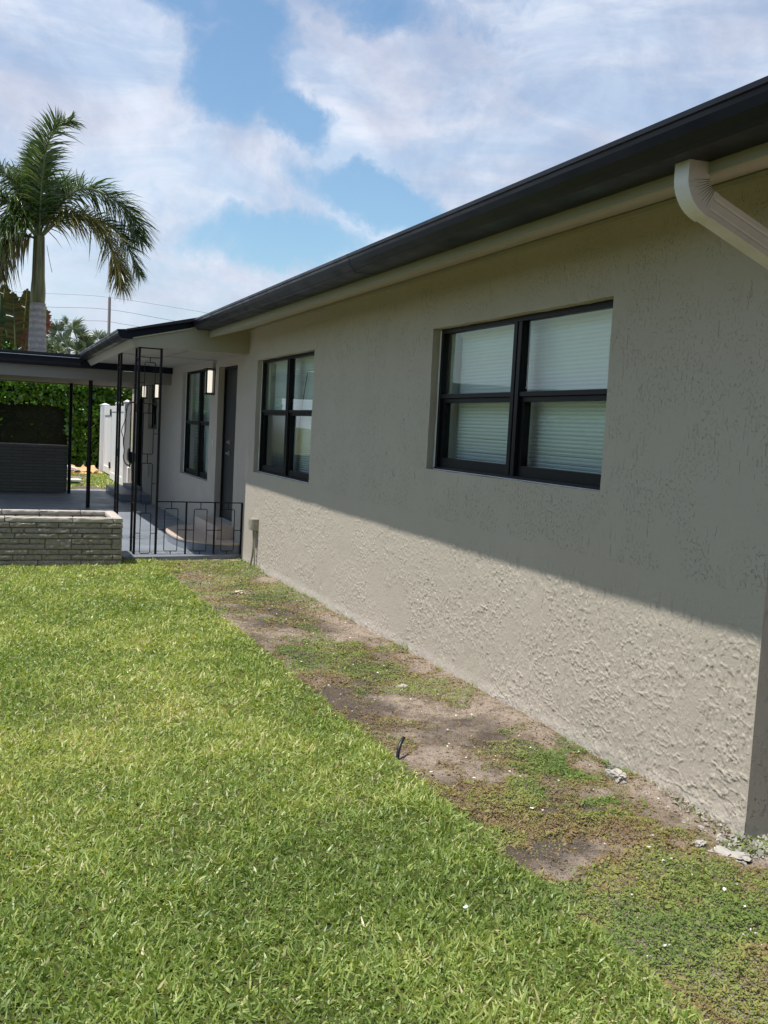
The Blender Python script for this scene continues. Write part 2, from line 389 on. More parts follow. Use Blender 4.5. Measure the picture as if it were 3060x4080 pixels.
def blades(name, P, D, S, L, W, droop, rnd, m, parent=None, ts=(0, .4, .75, 1), ws=(.6, 1, .75, .06), ddir=(0, 0, -1), fold=0., N=None):
    """many thin tapering leaves: base P, direction D, side S, length L, width W"""
    n = len(P); k = len(ts); ddir = np.array(ddir, float)
    V = np.zeros((n, k, 2, 3), np.float32)
    for i, (t, wv) in enumerate(zip(ts, ws)):
        c = P + D*(L*t)[:, None] + ddir*(droop*t*t)[:, None]
        V[:, i, 0] = c - S*(W*wv*.5)[:, None]; V[:, i, 1] = c + S*(W*wv*.5)[:, None]
    base = (np.arange(n)*k*2)[:, None]
    F = []
    for i in range(k-1): F.append(base + np.array([2*i, 2*i+1, 2*i+3, 2*i+2]))
    F = np.stack(F, 1).reshape(-1, 4)
    me = bpy.data.meshes.new(name)
    me.vertices.add(n*k*2); me.vertices.foreach_set('co', V.reshape(-1))
    me.loops.add(F.size); me.loops.foreach_set('vertex_index', F.reshape(-1).astype(np.int32))
    me.polygons.add(len(F)); me.polygons.foreach_set('loop_start', (np.arange(len(F))*4).astype(np.int32))
    try: me.polygons.foreach_set('loop_total', np.full(len(F), 4, np.int32))
    except Exception: pass
    at = me.attributes.new('rnd', 'FLOAT', 'POINT'); at.data.foreach_set('value', np.repeat(np.clip(rnd, 0, 1), k*2).astype(np.float32))
    me.update(calc_edges=True); me.validate()
    return finish(me, name, m, parent)
def unit(v): return v/np.maximum(np.linalg.norm(v, axis=-1, keepdims=True), 1e-9)
def vnoise(x, y, s, seed=0):
    x = np.asarray(x, float)*s + seed*17.3; y = np.asarray(y, float)*s + seed*7.7
    xi = np.floor(x).astype(int); yi = np.floor(y).astype(int); fx = x-xi; fy = y-yi; fx = fx*fx*(3-2*fx); fy = fy*fy*(3-2*fy)
    h = lambda a, b: np.modf(np.abs(np.sin(a*127.1+b*311.7+seed*74.7)*43758.5453))[0]
    return (h(xi, yi)*(1-fx)+h(xi+1, yi)*fx)*(1-fy)+(h(xi, yi+1)*(1-fx)+h(xi+1, yi+1)*fx)*fy
def fbm(x, y, s, seed=0, o=4):
    a = 0; w_ = .5
    for i in range(o): a = a + w_*vnoise(x, y, s*2**i, seed+i); w_ *= .5
    return a/(1-.5**o)

# ------------------------------------------------------------------ ground
def zg(x, y):
    y = np.asarray(y, float); return -.1*np.clip((y-3.)/8.2, 0, 1)
def zground(x, y):
    x = np.asarray(x, float); y = np.asarray(y, float)
    near = np.clip((12-y)/1., 0, 1)*np.clip((x+8)/1., 0, 1)*np.clip((y-.5)/1, 0, 1)
    strip = np.clip((x+1.13)/.07, 0, 1)
    n = (fbm(x, y, 2.2, 3)-.5)*.05*strip + (fbm(x, y, 11, 5)-.5)*.03*strip + (fbm(x, y, 35, 9)-.5)*.016*strip + (fbm(x, y, 1.1, 8)-.5)*.03
    dip = -.034*strip
    return zg(x, y) + (n + dip)*near + .028*np.exp(-((x+.02)/.10)**2)*near*fbm(x, y, 5, 2)
xs = np.concatenate([[-400, -150, -60, -30, -18, -12, -9], np.arange(-8, -1.4, .12), np.arange(-1.4, .35, .022), np.arange(.5, 4, .5), [6, 10, 20, 40, 90, 200, 400]])
ys = np.concatenate([[-200, -60, -20, -8, -4, -1, .5], np.arange(1, 6, .025), np.arange(6, 12.4, .045), np.arange(12.6, 34, .4), [36, 40, 50, 70, 110, 200, 600]])
XX, YY = np.meshgrid(xs, ys, indexing='xy'); ZZ = zground(XX, YY)
nx, ny = len(xs), len(ys)
V = np.stack([XX, YY, ZZ], -1).reshape(-1, 3)
idx = np.arange(nx*ny).reshape(ny, nx)
F = np.stack([idx[:-1, :-1], idx[:-1, 1:], idx[1:, 1:], idx[1:, :-1]], -1).reshape(-1, 4)
me = bpy.data.meshes.new('ground'); me.from_pydata(V.tolist(), [], F.tolist()); me.update()
struct(finish(me, 'ground', 'soil', None, True))

# ------------------------------------------------------------------ painted slab under porch and carport
FL = -.054
slab = MB().prism([(-9, 12.2), (-1.48, 12.2), (-1.48, 11.62), (-.9, 11.67), (-.4, 11.74), (-.001, 11.83), (-.001, 22.1), (-9, 22.1)], 'z', -.35, FL)
struct(slab.build('porch_floor', 'floor_paint', None, bevel=.008))
struct(MB().box(-9, -.16, 22.103, 22.20, -.3, FL-.004).build('slab_edge', 'bare_concrete', None))

# ------------------------------------------------------------------ house
house = thing('house', 'single storey taupe stucco house with black gutters, black framed windows and a low covered porch', 'house')
Y0, Y1 = 3.024, 22.32
def roofz(x): return 2.795 + .248*(x + .738)
WT = 2.775
openings = [(4.231, 6.416, 1.334, 2.350), (9.190, 11.388, 1.020, 2.362), (14.017, 16.22, .715, 2.39), (12.39, 13.505, .16, 2.365), (18.75, 19.87, 1.385, 2.28), (20.48, 21.40, .10, 2.12)]
CY1, CZ0, CZ1 = 11.70, -.16, .99       # the coarse lower part of the wall gets its relief as real geometry
ycut = sorted({Y0, Y1, CY1} | {o[0] for o in openings} | {o[1] for o in openings}); zcut = sorted({-.4, WT, CZ0, CZ1} | {o[2] for o in openings} | {o[3] for o in openings})
# densify so the hand-trowelled arrises can wander a little
def dens(c, st):
    out = []
    for a, b in zip(c, c[1:]):
        k = max(1, int((b-a)/st)); out += list(np.linspace(a, b, k+1)[:-1])
    return out + [c[-1]]
yc_, zc_ = dens(ycut, .10), dens(zcut, .10)
def inside(y, z): return any(o[0]+1e-6 < y < o[1]-1e-6 and o[2]+1e-6 < z < o[3]-1e-6 for o in openings)
wv, wf, vid = [], [], {}
def wob(y, z):
    dy = dz = dx = 0
    for i, o in enumerate(openings):
        on_y = min(abs(y-o[0]), abs(y-o[1])) < 1e-4 and o[2]-1e-4 <= z <= o[3]+1e-4
        on_z = min(abs(z-o[2]), abs(z-o[3])) < 1e-4 and o[0]-1e-4 <= y <= o[1]+1e-4
        if on_y: dy += .010*(float(vnoise(z, i, 9, 3))-.5)
        if on_z: dz += .010*(float(vnoise(y, i, 9, 4))-.5)
    return dy, dz
def wvid(x, y, z):
    k = (round(x, 4), round(y, 4), round(z, 4))
    if k not in vid:
        dy, dz = wob(y, z) if x == 0 else (0, 0)
        ex = 0.
        if x == 0 and Y0 < y < Y1: ex = .006*(float(fbm(y, z, 2.5, 6))-.5)
        vid[k] = len(wv); wv.append((x+ex, y+dy, z+dz))
    return vid[k]
for a, b in zip(yc_, yc_[1:]):
    for c, d in zip(zc_, zc_[1:]):
        if inside((a+b)/2, (c+d)/2) or ((a+b)/2 < CY1 and CZ0 < (c+d)/2 < CZ1): continue
        wf.append((wvid(0, a, c), wvid(0, a, d), wvid(0, b, d), wvid(0, b, c)))
for (a, b, c, d) in openings:       # reveals
    dp = .24
    zz_ = [z for z in zc_ if c-1e-6 <= z <= d+1e-6]; yy_ = [y for y in yc_ if a-1e-6 <= y <= b+1e-6]
    for y in (a, b):
        for p, q in zip(zz_, zz_[1:]): wf.append((wvid(0, y, p), wvid(0, y, q), wvid(dp, y, q), wvid(dp, y, p)))
    for z in (c, d):
        for p, q in zip(yy_, yy_[1:]): wf.append((wvid(0, p, z), wvid(0, q, z), wvid(dp, q, z), wvid(dp, p, z)))
for c, d in zip(zc_, zc_[1:]):      # end wall
    wf.append((wvid(0, Y0, c), wvid(0, Y0, d), wvid(9, Y0, d), wvid(9, Y0, c)))
    wf.append((wvid(0, Y1, c), wvid(0, Y1, d), wvid(9, Y1, d), wvid(9, Y1, c)))
wf.append((wvid(9, Y0, -.4), wvid(9, Y0, WT), wvid(9, Y1, WT), wvid(9, Y1, -.4)))
wall = MB(); wall.v = wv; wall.f = wf
wall.build('wall', 'stucco', house)
# densely modelled knock-down relief on the lower wall
cy_ = np.concatenate([np.arange(Y0, 5.397, .0040), np.arange(5.4, 7.9975, .0070), np.arange(8.0, CY1-.004, .0105), [CY1]]); cz_ = np.concatenate([np.arange(CZ0, CZ1-.002, .0045), [CZ1]])
YY, ZZ = np.meshgrid(cy_, cz_, indexing='xy')
und = .006*(fbm(YY, ZZ, 2.5, 6)-.5); zl = ZZ - zg(0, YY)
sst = lambda a, b, v: (lambda q: q*q*(3-2*q))(np.clip((v-a)/(b-a), 0, 1))
reg1 = sst(.42, .58, fbm(YY, ZZ, 2.3, 51, 3)); reg2 = sst(.46, .56, fbm(YY, ZZ, 3.1, 57, 3)); lowz = sst(1.25, .25, zl)
pock = fbm(YY, ZZ*.85, 46, 61, 3) + .16*(fbm(YY, ZZ, 4, 62, 3)-.5)
lump = sst(.578, .605, pock) * (.15+.85*reg1) * (.35+.65*lowz)
speck = sst(.60, .66, fbm(YY, ZZ, 52, 67, 2)) * (.30+.70*reg2)
wy_ = YY + .012*(fbm(YY, ZZ, 9, 71, 2)-.5)*2
drag_ = sst(.60, .66, fbm(wy_*1.0, ZZ*.15, 66, 73, 3)) * sst(.44, .56, fbm(YY, ZZ, 2.9, 79, 3))
dg = fbm(YY*.9+ZZ*.7, ZZ*2.0-YY*.55, 8, 83, 4)
diag = sst(.56, .57, dg) * (1-sst(.575, .63, dg)) * lowz * sst(.45, .6, fbm(YY, ZZ, 2, 85, 2))
rel = lump*.0020 + speck*.0022 - drag_*.0034 + diag*.0030 + (fbm(YY, ZZ, 7, 91, 2)-.5)*.003*lowz
fade = sst(0, .012, YY-Y0) * sst(0, .5, CY1-YY) * sst(0, .16, CZ1-ZZ)
XX_ = np.where((YY > Y0+1e-6), und, 0) - rel*fade - .007*sst(.07, .0, zl)*fbm(YY, ZZ, 14, 95, 3)
XX_[-1, :] = und[-1, :]*(cy_ > Y0+1e-6)
nY, nZ = len(cy_), len(cz_); vv = np.stack([XX_, YY, ZZ], -1).reshape(-1, 3).astype(np.float32)
ii = np.arange(nY*nZ).reshape(nZ, nY); ff = np.stack([ii[:-1, :-1], ii[1:, :-1], ii[1:, 1:], ii[:-1, 1:]], -1).reshape(-1, 4)
me = bpy.data.meshes.new('lower_wall'); me.vertices.add(len(vv)); me.vertices.foreach_set('co', vv.reshape(-1)); me.loops.add(ff.size); me.loops.foreach_set('vertex_index', ff.reshape(-1).astype(np.int32))
me.polygons.add(len(ff)); me.polygons.foreach_set('loop_start', (np.arange(len(ff))*4).astype(np.int32)); me.polygons.foreach_set('loop_total', np.full(len(ff), 4, np.int32)); me.update(calc_edges=True)
me.polygons.foreach_set('use_smooth', np.ones(len(ff), bool))
finish(me, 'lower_wall', 'stucco_coarse', house)
# inner faces of the rooms, so that nothing is seen through the glass but a dim room
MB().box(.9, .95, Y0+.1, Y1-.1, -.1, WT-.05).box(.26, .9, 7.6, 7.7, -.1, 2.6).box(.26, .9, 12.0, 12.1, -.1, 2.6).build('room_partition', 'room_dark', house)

# main roof
rf = MB()
rf.prism([(-.600, roofz(-.600)-.012), (-.600, roofz(-.600)+.000), (4.5, roofz(4.5)+.03), (9.7, roofz(-.7)+.03), (9.7, roofz(-.7)-.05), (4.5, roofz(4.5)-.12)], 'y', 2.0, 11.70)
rf.prism([(-1.50, roofz(-1.50)-.0), (-1.50, roofz(-1.50)+.022), (4.5, roofz(4.5)+.03), (9.7, roofz(-.7)+.03), (9.7, roofz(-.7)-.05), (4.5, roofz(4.5)-.12)], 'y', 11.705, 17.30)
rf.prism([(-.3, roofz(-.3)-.0), (-.3, roofz(-.3)+.02), (4.5, roofz(4.5)+.03), (9.7, roofz(-.7)+.03), (9.7, roofz(-.7)-.05), (4.5, roofz(4.5)-.12)], 'y', 17.305, 22.7)
roof = rf.build('roof', 'shingle', house)
# K-style gutter of the main eave: slopes 3 cm towards the outlet
def gutter_profile(x0, zt, w_, h):
    # outer lip, ogee face, floor, back (x0 = outer x, runs to x0+w_)
    return [(x0, zt), (x0, zt-.019), (x0+.010, zt-.022), (x0+.012, zt-.040), (x0+.022, zt-h*.62), (x0+.050, zt-h*.86), (x0+.052, zt-h*.90), (x0+.066, zt-h), (x0+w_, zt-h+.004), (x0+w_, zt-.004), (x0+w_-.006, zt-.004), (x0+w_-.006, zt-h+.010), (x0+.070, zt-h+.006), (x0+.028, zt-h*.62), (x0+.018, zt-.022), (x0+.018, zt)]
g = MB()
for (ya, yb) in [(2.0, 5.0), (5.0, 8.0), (8.0, 11.70)]:
    n = len(g.v); za = 2.765+.035*(ya-2)/9.7; zb = 2.765+.035*(yb-2)/9.7
    pa = gutter_profile(-.738, za, .227, .116); pb = gutter_profile(-.738, zb, .227, .116); k = len(pa)
    g.v += [(p[0], ya, p[1]) for p in pa] + [(p[0], yb, p[1]) for p in pb]
    for i in range(k): j = (i+1) % k; g.f.append((n+i, n+j, n+k+j, n+k+i))
    if yb > 11: g.f.append(tuple(range(n+k, n+2*k)))
gut = g.build('gutter', 'dark_metal', house)
sm_ = MB()
sm_.prism(gutter_profile(-.7395, 2.7805, .2275, .1175), 'y', 6.28, 6.32); sm_.build('gutter_seam', 'dark_metal', gut)
MB().poly([(-.738, 11.703, 2.801), (-.728, 11.703, 2.775), (-.716, 11.703, 2.73), (-.688, 11.703, 2.70), (-.672, 11.703, 2.684), (-.511, 11.703, 2.688), (-.511, 11.703, 2.80)]).build('gutter_end_cap', 'dark_metal', gut)
# fascia and sloping soffit
MB().box(-.509, -.485, 2.0, 11.80, 2.612, 2.79).build('fascia', 'paint_cream', house)
MB().quad((-.486, 2.0, 2.616), (-.486, 11.80, 2.616), (.0, 11.80, 2.764), (.0, 2.0, 2.764)).quad((-.486, 2.0, 2.630), (-.486, 11.80, 2.630), (.0, 11.80, 2.776), (.0, 2.0, 2.776)).build('soffit', 'stucco', house)
MB().box(-.022, .0, 3.03, 11.79, 2.728, 2.752).build('soffit_moulding', 'paint_cream', house)
MB().prism([(-.48, 2.66), (9, 2.66), (9, 2.60), (4.5, roofz(4.5)-.13)], 'y', 2.05, 2.12).build('gable_end', 'paint_cream', house)
# porch gable board
gb = MB().prism([(-1.375, 2.437), (0.0, 2.452), (0.0, roofz(0.0)-.03), (-.62, roofz(-.62)-.08), (-1.42, roofz(-1.42)-.085), (-1.40, 2.50)], 'y', 11.805, 11.90)
gb.build('porch_gable', 'paint_cream', house)
sl = .248
MB().prism([(-1.455, roofz(-1.455)-.085), (-.740, roofz(-.740)-.085), (-.740, roofz(-.740)-.006), (-1.455, roofz(-1.455)-.006)], 'y', 11.76, 11.80).build('rake_board', 'dark_metal', house)
MB().prism([(-1.44, roofz(-1.44)-.101), (-.72, roofz(-.72)-.101), (-.72, roofz(-.72)-.088), (-1.44, roofz(-1.44)-.088)], 'y', 11.785, 11.802).build('rake_trim', 'vinyl_white', house)
# porch ceiling, slightly climbing away
ce = MB(); ce.quad((-1.37, 11.90, 2.437), (0, 11.90, 2.450), (0, 17.28, 2.508), (-1.37, 17.28, 2.497))
ce.box(-1.36, -.01, 13.60, 13.612, 2.452, 2.4575)
ce.build('porch_ceiling', 'ceiling_plaster', house)
MB().quad((-.74, 11.92, 2.4365), (-.728, 11.92, 2.4368), (-.728, 17.2, 2.4965), (-.74, 17.2, 2.4962)).build('ceiling_seam', 'mortar', house)
# porch eave: fascia + gutter
pf = MB().prism([(-1.372, 2.438), (-1.392, 2.438), (-1.445, 2.535), (-1.445, 2.60), (-1.372, 2.60)], 'y', 11.803, 17.28); pf.build('porch_fascia', 'paint_cream', house)
pg = MB().prism(gutter_profile(-1.603, 2.618, .155, .105), 'y', 11.75, 17.14)
pgo = pg.build('porch_gutter', 'dark_metal', house)
MB().poly([(-1.603, 11.748, 2.618), (-1.591, 11.748, 2.595), (-1.581, 11.748, 2.55), (-1.553, 11.748, 2.52), (-1.537, 11.748, 2.513), (-1.42, 11.748, 2.517), (-1.42, 11.748, 2.628), (-1.448, 11.748, 2.632)]).build('gutter_end_cap', 'dark_metal', pgo)

# downspout: outlet, crimped elbow, run back to the end wall
def section(cx, cz, ax, az, hw, yc=3.006, hy=.041, flute=True):
    """rectangular section with shallow flutes; (ax,az)=unit direction of travel, section spans its normal and y"""
    nx_, nz_ = -az, ax
    pts = []
    prof = [(-1, -1), (-.6, -1), (-.45, -.93), (-.3, -1), (.3, -1), (.45, -.93), (.6, -1), (1, -1), (1, 1), (-1, 1)] if flute else [(-1, -1), (-.6, -1), (-.45, -1), (-.3, -1), (.3, -1), (.45, -1), (.6, -1), (1, -1), (1, 1), (-1, 1)]
    for a, b in prof: pts.append((cx+nx_*a*hw, yc+b*hy, cz+nz_*a*hw))
    return pts
ds = MB(); secs = []
for z in (2.70, 2.655, 2.612): secs.append(section(-.55, z, 0, -1, .049, flute=False))
A = R(-90); B = R(-21)
N_ = 10; cx0, cz0, rad = -.55+.098, 2.60, .098
pts_ = []
for i in range(N_+1):
    th = A + (B-A)*i/N_
    px, pz = cx0 + rad*math.cos(th+math.pi/2+math.pi/2+math.pi*0), cz0
    # centre line arc turning from straight down to 21 degrees below level
    phi = math.pi + (th-A)
    px, pz = cx0 + rad*math.cos(phi), cz0 + rad*math.sin(phi)
    d = (math.cos(th), math.sin(th))
    for e, s_ in ((-.004, 1.0), (.004, .955 if 0 < i < N_ else 1.)):
        secs.append(section(px+d[0]*e, pz+d[1]*e, d[0], d[1], .049, flute=False, hy=.041*(1 if s_ == 1 else .975)))
ex_, ez_ = px, pz; d = (math.cos(B), math.sin(B))
for L_ in (.006, .02): secs.append(section(ex_+d[0]*L_, ez_+d[1]*L_, d[0], d[1], .0495, hy=.0415))
elbow = secs; k = 10
for s_ in elbow: ds.v += s_
for i in range(len(elbow)-1):
    for j in range(k): ds.f.append((i*k+j, i*k+(j+1) % k, (i+1)*k+(j+1) % k, (i+1)*k+j))
dso = ds.build('downspout', 'downspout_paint', house)
run = MB(); path = [(.0, 1.0), (.62, 1.0)]
secs = [section(ex_+d[0]*t_, ez_+d[1]*t_, d[0], d[1], .0465, hy=.039) for t_ in (.014, .80)]
x_end, z_end = ex_+d[0]*.80, ez_+d[1]*.80
secs += [section(x_end+.05, z_end-.03, .5, -.866, .0465, hy=.039), section(x_end+.075, z_end-.09, 0, -1, .0465, hy=.039), section(x_end+.075, .05, 0, -1, .0465, hy=.039)]
for s_ in secs: run.v += s_
for i in range(len(secs)-1):
    for j in range(k): run.f.append((i*k+j, i*k+(j+1) % k, (i+1)*k+(j+1) % k, (i+1)*k+j))
run.f.append(tuple(range(k)))
rn_ = run.build('downspout_run', 'downspout_paint', dso); rn_.location.y = -.003
# elbow creases: thin flat strips with the crease shadow as their colour
cr_ = MB()
for i in range(1, N_):
    th = A + (B-A)*i/N_; phi = math.pi + (th-A); c_ = (cx0+rad*math.cos(phi), cz0+rad*math.sin(phi)); d_ = (math.cos(th), math.sin(th)); n_ = (-d_[1], d_[0])
    a0 = -.024 if i % 2 else -.012
    yv = 3.006-.0412
    p0 = (c_[0]+n_[0]*a0, c_[1]+n_[1]*a0); p1 = (c_[0]+n_[0]*.048, c_[1]+n_[1]*.048)
    hw_ = .0014
    cr_.quad((p0[0]-d_[0]*hw_*.3, yv, p0[1]-d_[1]*hw_*.3), (p1[0]-d_[0]*hw_, yv, p1[1]-d_[1]*hw_), (p1[0]+d_[0]*hw_, yv, p1[1]+d_[1]*hw_), (p0[0]+d_[0]*hw_*.3, yv, p0[1]+d_[1]*hw_*.3))
cr_.build('elbow_crease_shade', 'crimp_shadow_gap', dso)

# windows
def window(y0, y1, z0, z1, ym, zm, glossy='glass', blind=True, open_b=.5, base_ang=80, screened=None, two_wide=True, xo=.066):
    f = MB(); x0, x1 = xo, xo+.062; e = .034
    f.box(x0, x1, y0, y1, z1-e, z1); f.box(x0, x1, y0, y1, z0, z0+.022)
    f.box(x0+.001, x1-.001, y0, y0+e, z0+.022, z1-e); f.box(x0+.001, x1-.001, y1-e, y1, z0+.022, z1-e)
    f.box(x0-.006, x0+.004, y0, y1, z0-.004, z0+.016)
    if two_wide:
        f.box(x0-.004, x1, ym-.050, ym-.007, z0+.022, z1-e); f.box(x0-.004, x1, ym+.007, ym+.050, z0+.022, z1-e); f.box(x0+.008, x1, ym-.007, ym+.007, z0+.022, z1-e)
    win = f.build('window', 'frame_bronze', house, bevel=.003)
    MB().prism([(xo-.014, z0+.0005), (xo-.001, z0+.0005), (xo-.001, z0+.008)], 'y', y0+.01, y1-.01).prism([(xo-.010, y1-.0005), (xo-.001, y1-.0005), (xo-.001, y1-.007)], 'z', z0+.01, z1-.01).build('caulk', 'jamb_white', win)
    units = [(y0+e, ym-.050), (ym+.050, y1-e)] if two_wide else [(y0+e, y1-e)]
    for (a, b) in units:
        s_ = MB()
        # fixed meeting rail, then the inset lower sash
        s_.box(x0+.004, x1-.004, a, b, zm+.002, zm+.032)
        s_.box(x0+.022, x1+.012, a, b, zm-.030, zm+.001)
        s_.box(x0+.024, x1+.012, a, a+.036, z0+.022, zm-.030); s_.box(x0+.024, x1+.012, b-.036, b, z0+.022, zm-.030)
        s_.box(x0+.022, x1+.012, a+.036, b-.036, z0+.022, z0+.088)
        s_.build('sash', 'frame_bronze', win, bevel=.002)
        MB().quad((x0+.024, b, zm+.030), (x0+.024, a, zm+.030), (x0+.024, a, z1-e), (x0+.024, b, z1-e)).build('pane', glossy, win)
        gm = glossy
        if screened is not None and abs((a+b)/2-screened) < .6: gm = 'glass_screened'
        MB().quad((x0+.046, b-.034, z0+.086), (x0+.046, a+.034, z0+.086), (x0+.046, a+.034, zm-.028), (x0+.046, b-.034, zm-.028)).build('pane', gm, win)
    j = MB()
    t_ = .004
    j.box(x1+.014, .24, y0+.001, y0+t_, z0, z1).box(x1+.014, .24, y1-t_, y1-.001, z0, z1).box(x1+.014, .26, y0+t_, y1-t_, z0+.001, z0+t_).box(x1+.014, .24, y0+t_, y1-t_, z1-t_, z1-.001)
    # stepped return of the inner frame
    j.box(x1+.016, x1+.040, y1-.022, y1-.004, z0+t_, z1-t_); j.box(x1+.016, x1+.040, y0+.004, y0+.022, z0+t_, z1-t_)
    j.build('window_jamb', 'jamb_white', win)
    if blind:
        bl = MB(); pitch = .0245
        bl.box(.205, .245, y0+.035, y1-.035, z1-.045, z1-.008)
        z = z1-.055; i = 0
        H_ = z1-z0
        while z > z0+.02:
            fr = (z1-z)/H_
            ang = R(base_ang - 26*max(0, (fr-.45))*open_b*2.)
            dx = math.cos(ang)*.0135; dz = math.sin(ang)*.0135
            jy = random.uniform(-.004, .004); xb = .222
            seg = 6; ya, yb = y0+.04+jy, y1-.04+jy
            sag = random.uniform(-.0012, .0012)
            n = len(bl.v)
            for q in range(seg+1):
                yy = ya+(yb-ya)*q/seg; s2 = sag*math.sin(math.pi*q/seg*2)
                bl.v += [(xb+dx, yy, z-dz+s2), (xb-.0022, yy, z+s2), (xb-dx, yy, z+dz+s2)]
            for q in range(seg):
                a_ = n+q*3
                bl.f += [(a_, a_+3, a_+4, a_+1), (a_+1, a_+4, a_+5, a_+2)]
            z -= pitch; i += 1
        bl.box(.212, .236, y0+.04, y1-.04, z0+.006, z0+.018)
        bl.build('blind', 'blind_white', win)
    return win
wa = window(*openings[0], 5.305, 1.850, open_b=.9)
wb = window(*openings[1], 10.285, 1.735, open_b=.9, screened=10.9)
wc = window(*openings[2], 15.09, 1.560, open_b=.5, base_ang=42)
wd = window(*openings[4], 19.3, 1.88, two_wide=False, blind=False)
MB().tube([(.20, 10.02, 2.17), (.185, 10.12, 1.80), (.18, 10.20, 1.42)], .0045, 6).build('blind_cord', 'black_rubber', wb)
MB().box(.17, .172, 14.6, 15.0, .80, 2.3).build('curtain', 'jamb_white', wc)

# front door
dr = MB().box(.112, .155, 12.43, 13.47, .245, 2.33).build('door', 'door_grey', house, bevel=.003)
MB().box(.085, .160, 12.392, 12.43, .245, 2.363).box(.085, .160, 13.47, 13.503, .245, 2.363).box(.085, .160, 12.43, 13.47, 2.33, 2.363).build('door_frame', 'frame_bronze', dr)
MB().box(.0, .24, 12.392, 13.503, .165, .243).build('threshold', 'bare_concrete', dr)
for z_, r_, nm in ((1.325, .030, 'deadbolt'), (1.17, .032, 'door_handle')):
    kn = MB().tube([(.112, 13.16, z_), (.098, 13.16, z_)], r_, 20).tube([(.098, 13.16, z_), (.072, 13.16, z_)], .016, 14)
    if nm == 'deadbolt': kn.build(nm, 'steel', dr, True)
kn.tube([(.072, 13.16, 1.17), (.062, 13.15, 1.17), (.062, 13.04, 1.165)], .010, 10)
kn.build('door_handle', 'steel', dr, True)
MB().box(.106, .112, 12.62, 12.74, 1.86, 2.06).build('door_plate', 'dark_metal', dr)
# side door under the carport
d2 = MB().box(.09, .13, 20.52, 21.36, .16, 2.08).build('door', 'door_grey', house); d2['label'] = 'dark side door under the carport'
MB().box(.03, .12, 20.482, 20.52, .105, 2.118).box(.03, .12, 21.36, 21.398, .105, 2.118).box(.03, .12, 20.52, 21.36, 2.08, 2.118).build('door_frame', 'frame_bronze', d2)
for z_ in (.45, 1.15, 1.9): MB().box(.02, .055, 20.515, 20.54, z_, z_+.12).build('hinge', 'black_iron', d2)
vn = MB().box(-.012, .0, 19.50, 19.66, .43, .70)
for i in range(6): z_ = .455+i*.038; vn.prism([(-.030, z_), (-.012, z_+.024), (-.012, z_)], 'y', 19.52, 19.64)
vn.build('vent', 'paint_cream', house)
MB().box(-.014, -.001, 13.655, 13.685, 1.245, 1.33).build('doorbell', 'vinyl_white', house, bevel=.003)

# wall lanterns
def lantern(label, y0, z0, z1, group='black box lanterns on the porch wall', w_=.19, p=.13):
    t = thing('wall_lantern', label, 'lantern', group, (0, y0, z0)); h_ = z1-z0; b = .018
    m = MB().box(-.014, 0, 0, w_, 0, h_)
    for yy in (0, w_-b): m.box(-p, -p+b, yy, yy+b, b, h_-b)
    for zz in (0, h_-b): m.box(-p, -.014, 0, w_, zz, zz+b)
    m.build('frame', 'black_iron', t)
    g_ = MB().quad((-p+.004, w_-b, b), (-p+.004, b, b), (-p+.004, b, h_-b), (-p+.004, w_-b, h_-b))
    g_.quad((-p+b, .004, b), (-.014, .004, b), (-.014, .004, h_-b), (-p+b, .004, h_-b)); g_.quad((-p+b, w_-.004, b), (-.014, w_-.004, b), (-.014, w_-.004, h_-b), (-p+b, w_-.004, h_-b))
    g_.build('pane', 'lamp_glass', t)
    MB().box(-.085, -.03, .05, w_-.05, b+.012, h_-b-.012).build('light_panel', 'lamp_glow', t, bevel=.006)
lantern('lit black box lantern between the front door and the tall porch window', 13.705, 1.978, 2.350)
lantern('lit black box lantern half hidden behind the right upright of the iron corner column', 18.46, 1.965, 2.26)
lantern('lit black box lantern on the wall left of the far small window under the carport', 20.06, 1.99, 2.31)

# front steps
def arc_step(n=36, ry=1.09, rx=.70, yc=12.96, e=2.5):
    out = []
    for i in range(n+1):
        a = math.pi*i/n; c, s_ = math.cos(a), math.sin(a)
        out.append((-rx*abs(s_)**(2/e), yc - ry*math.copysign(abs(c)**(2/e), c)))
    return out
st = thing('porch_steps', 'rounded travertine topped step with a rectangular upper step at the front door', 'step')
o1 = [(x-.001, y) for x, y in arc_step()]
MB().prism(o1, 'z', FL+.0005, .050).build('base', 'floor_paint', st)
o2 = [(x-.001, y) for x, y in arc_step(rx=.712, ry=1.10)]
MB().prism(o2, 'z', .0505, .076).build('lower_tread', 'travertine', st, bevel=.004)
MB().box(-.225, -.002, 12.27, 13.69, .0765, .243).build('upper_step', 'travertine', st, bevel=.003)
t = thing('side_door_steps', 'grey painted concrete steps at the far side door under the carport', 'step')
MB().box(-.57, -.002, 19.3, 21.9, FL, .085).build('lower_step', 'floor_paint', t, bevel=.01)
MB().box(-.24, -.003, 20.36, 21.6, .0855, .16).build('upper_step', 'floor_paint', t, bevel=.01)

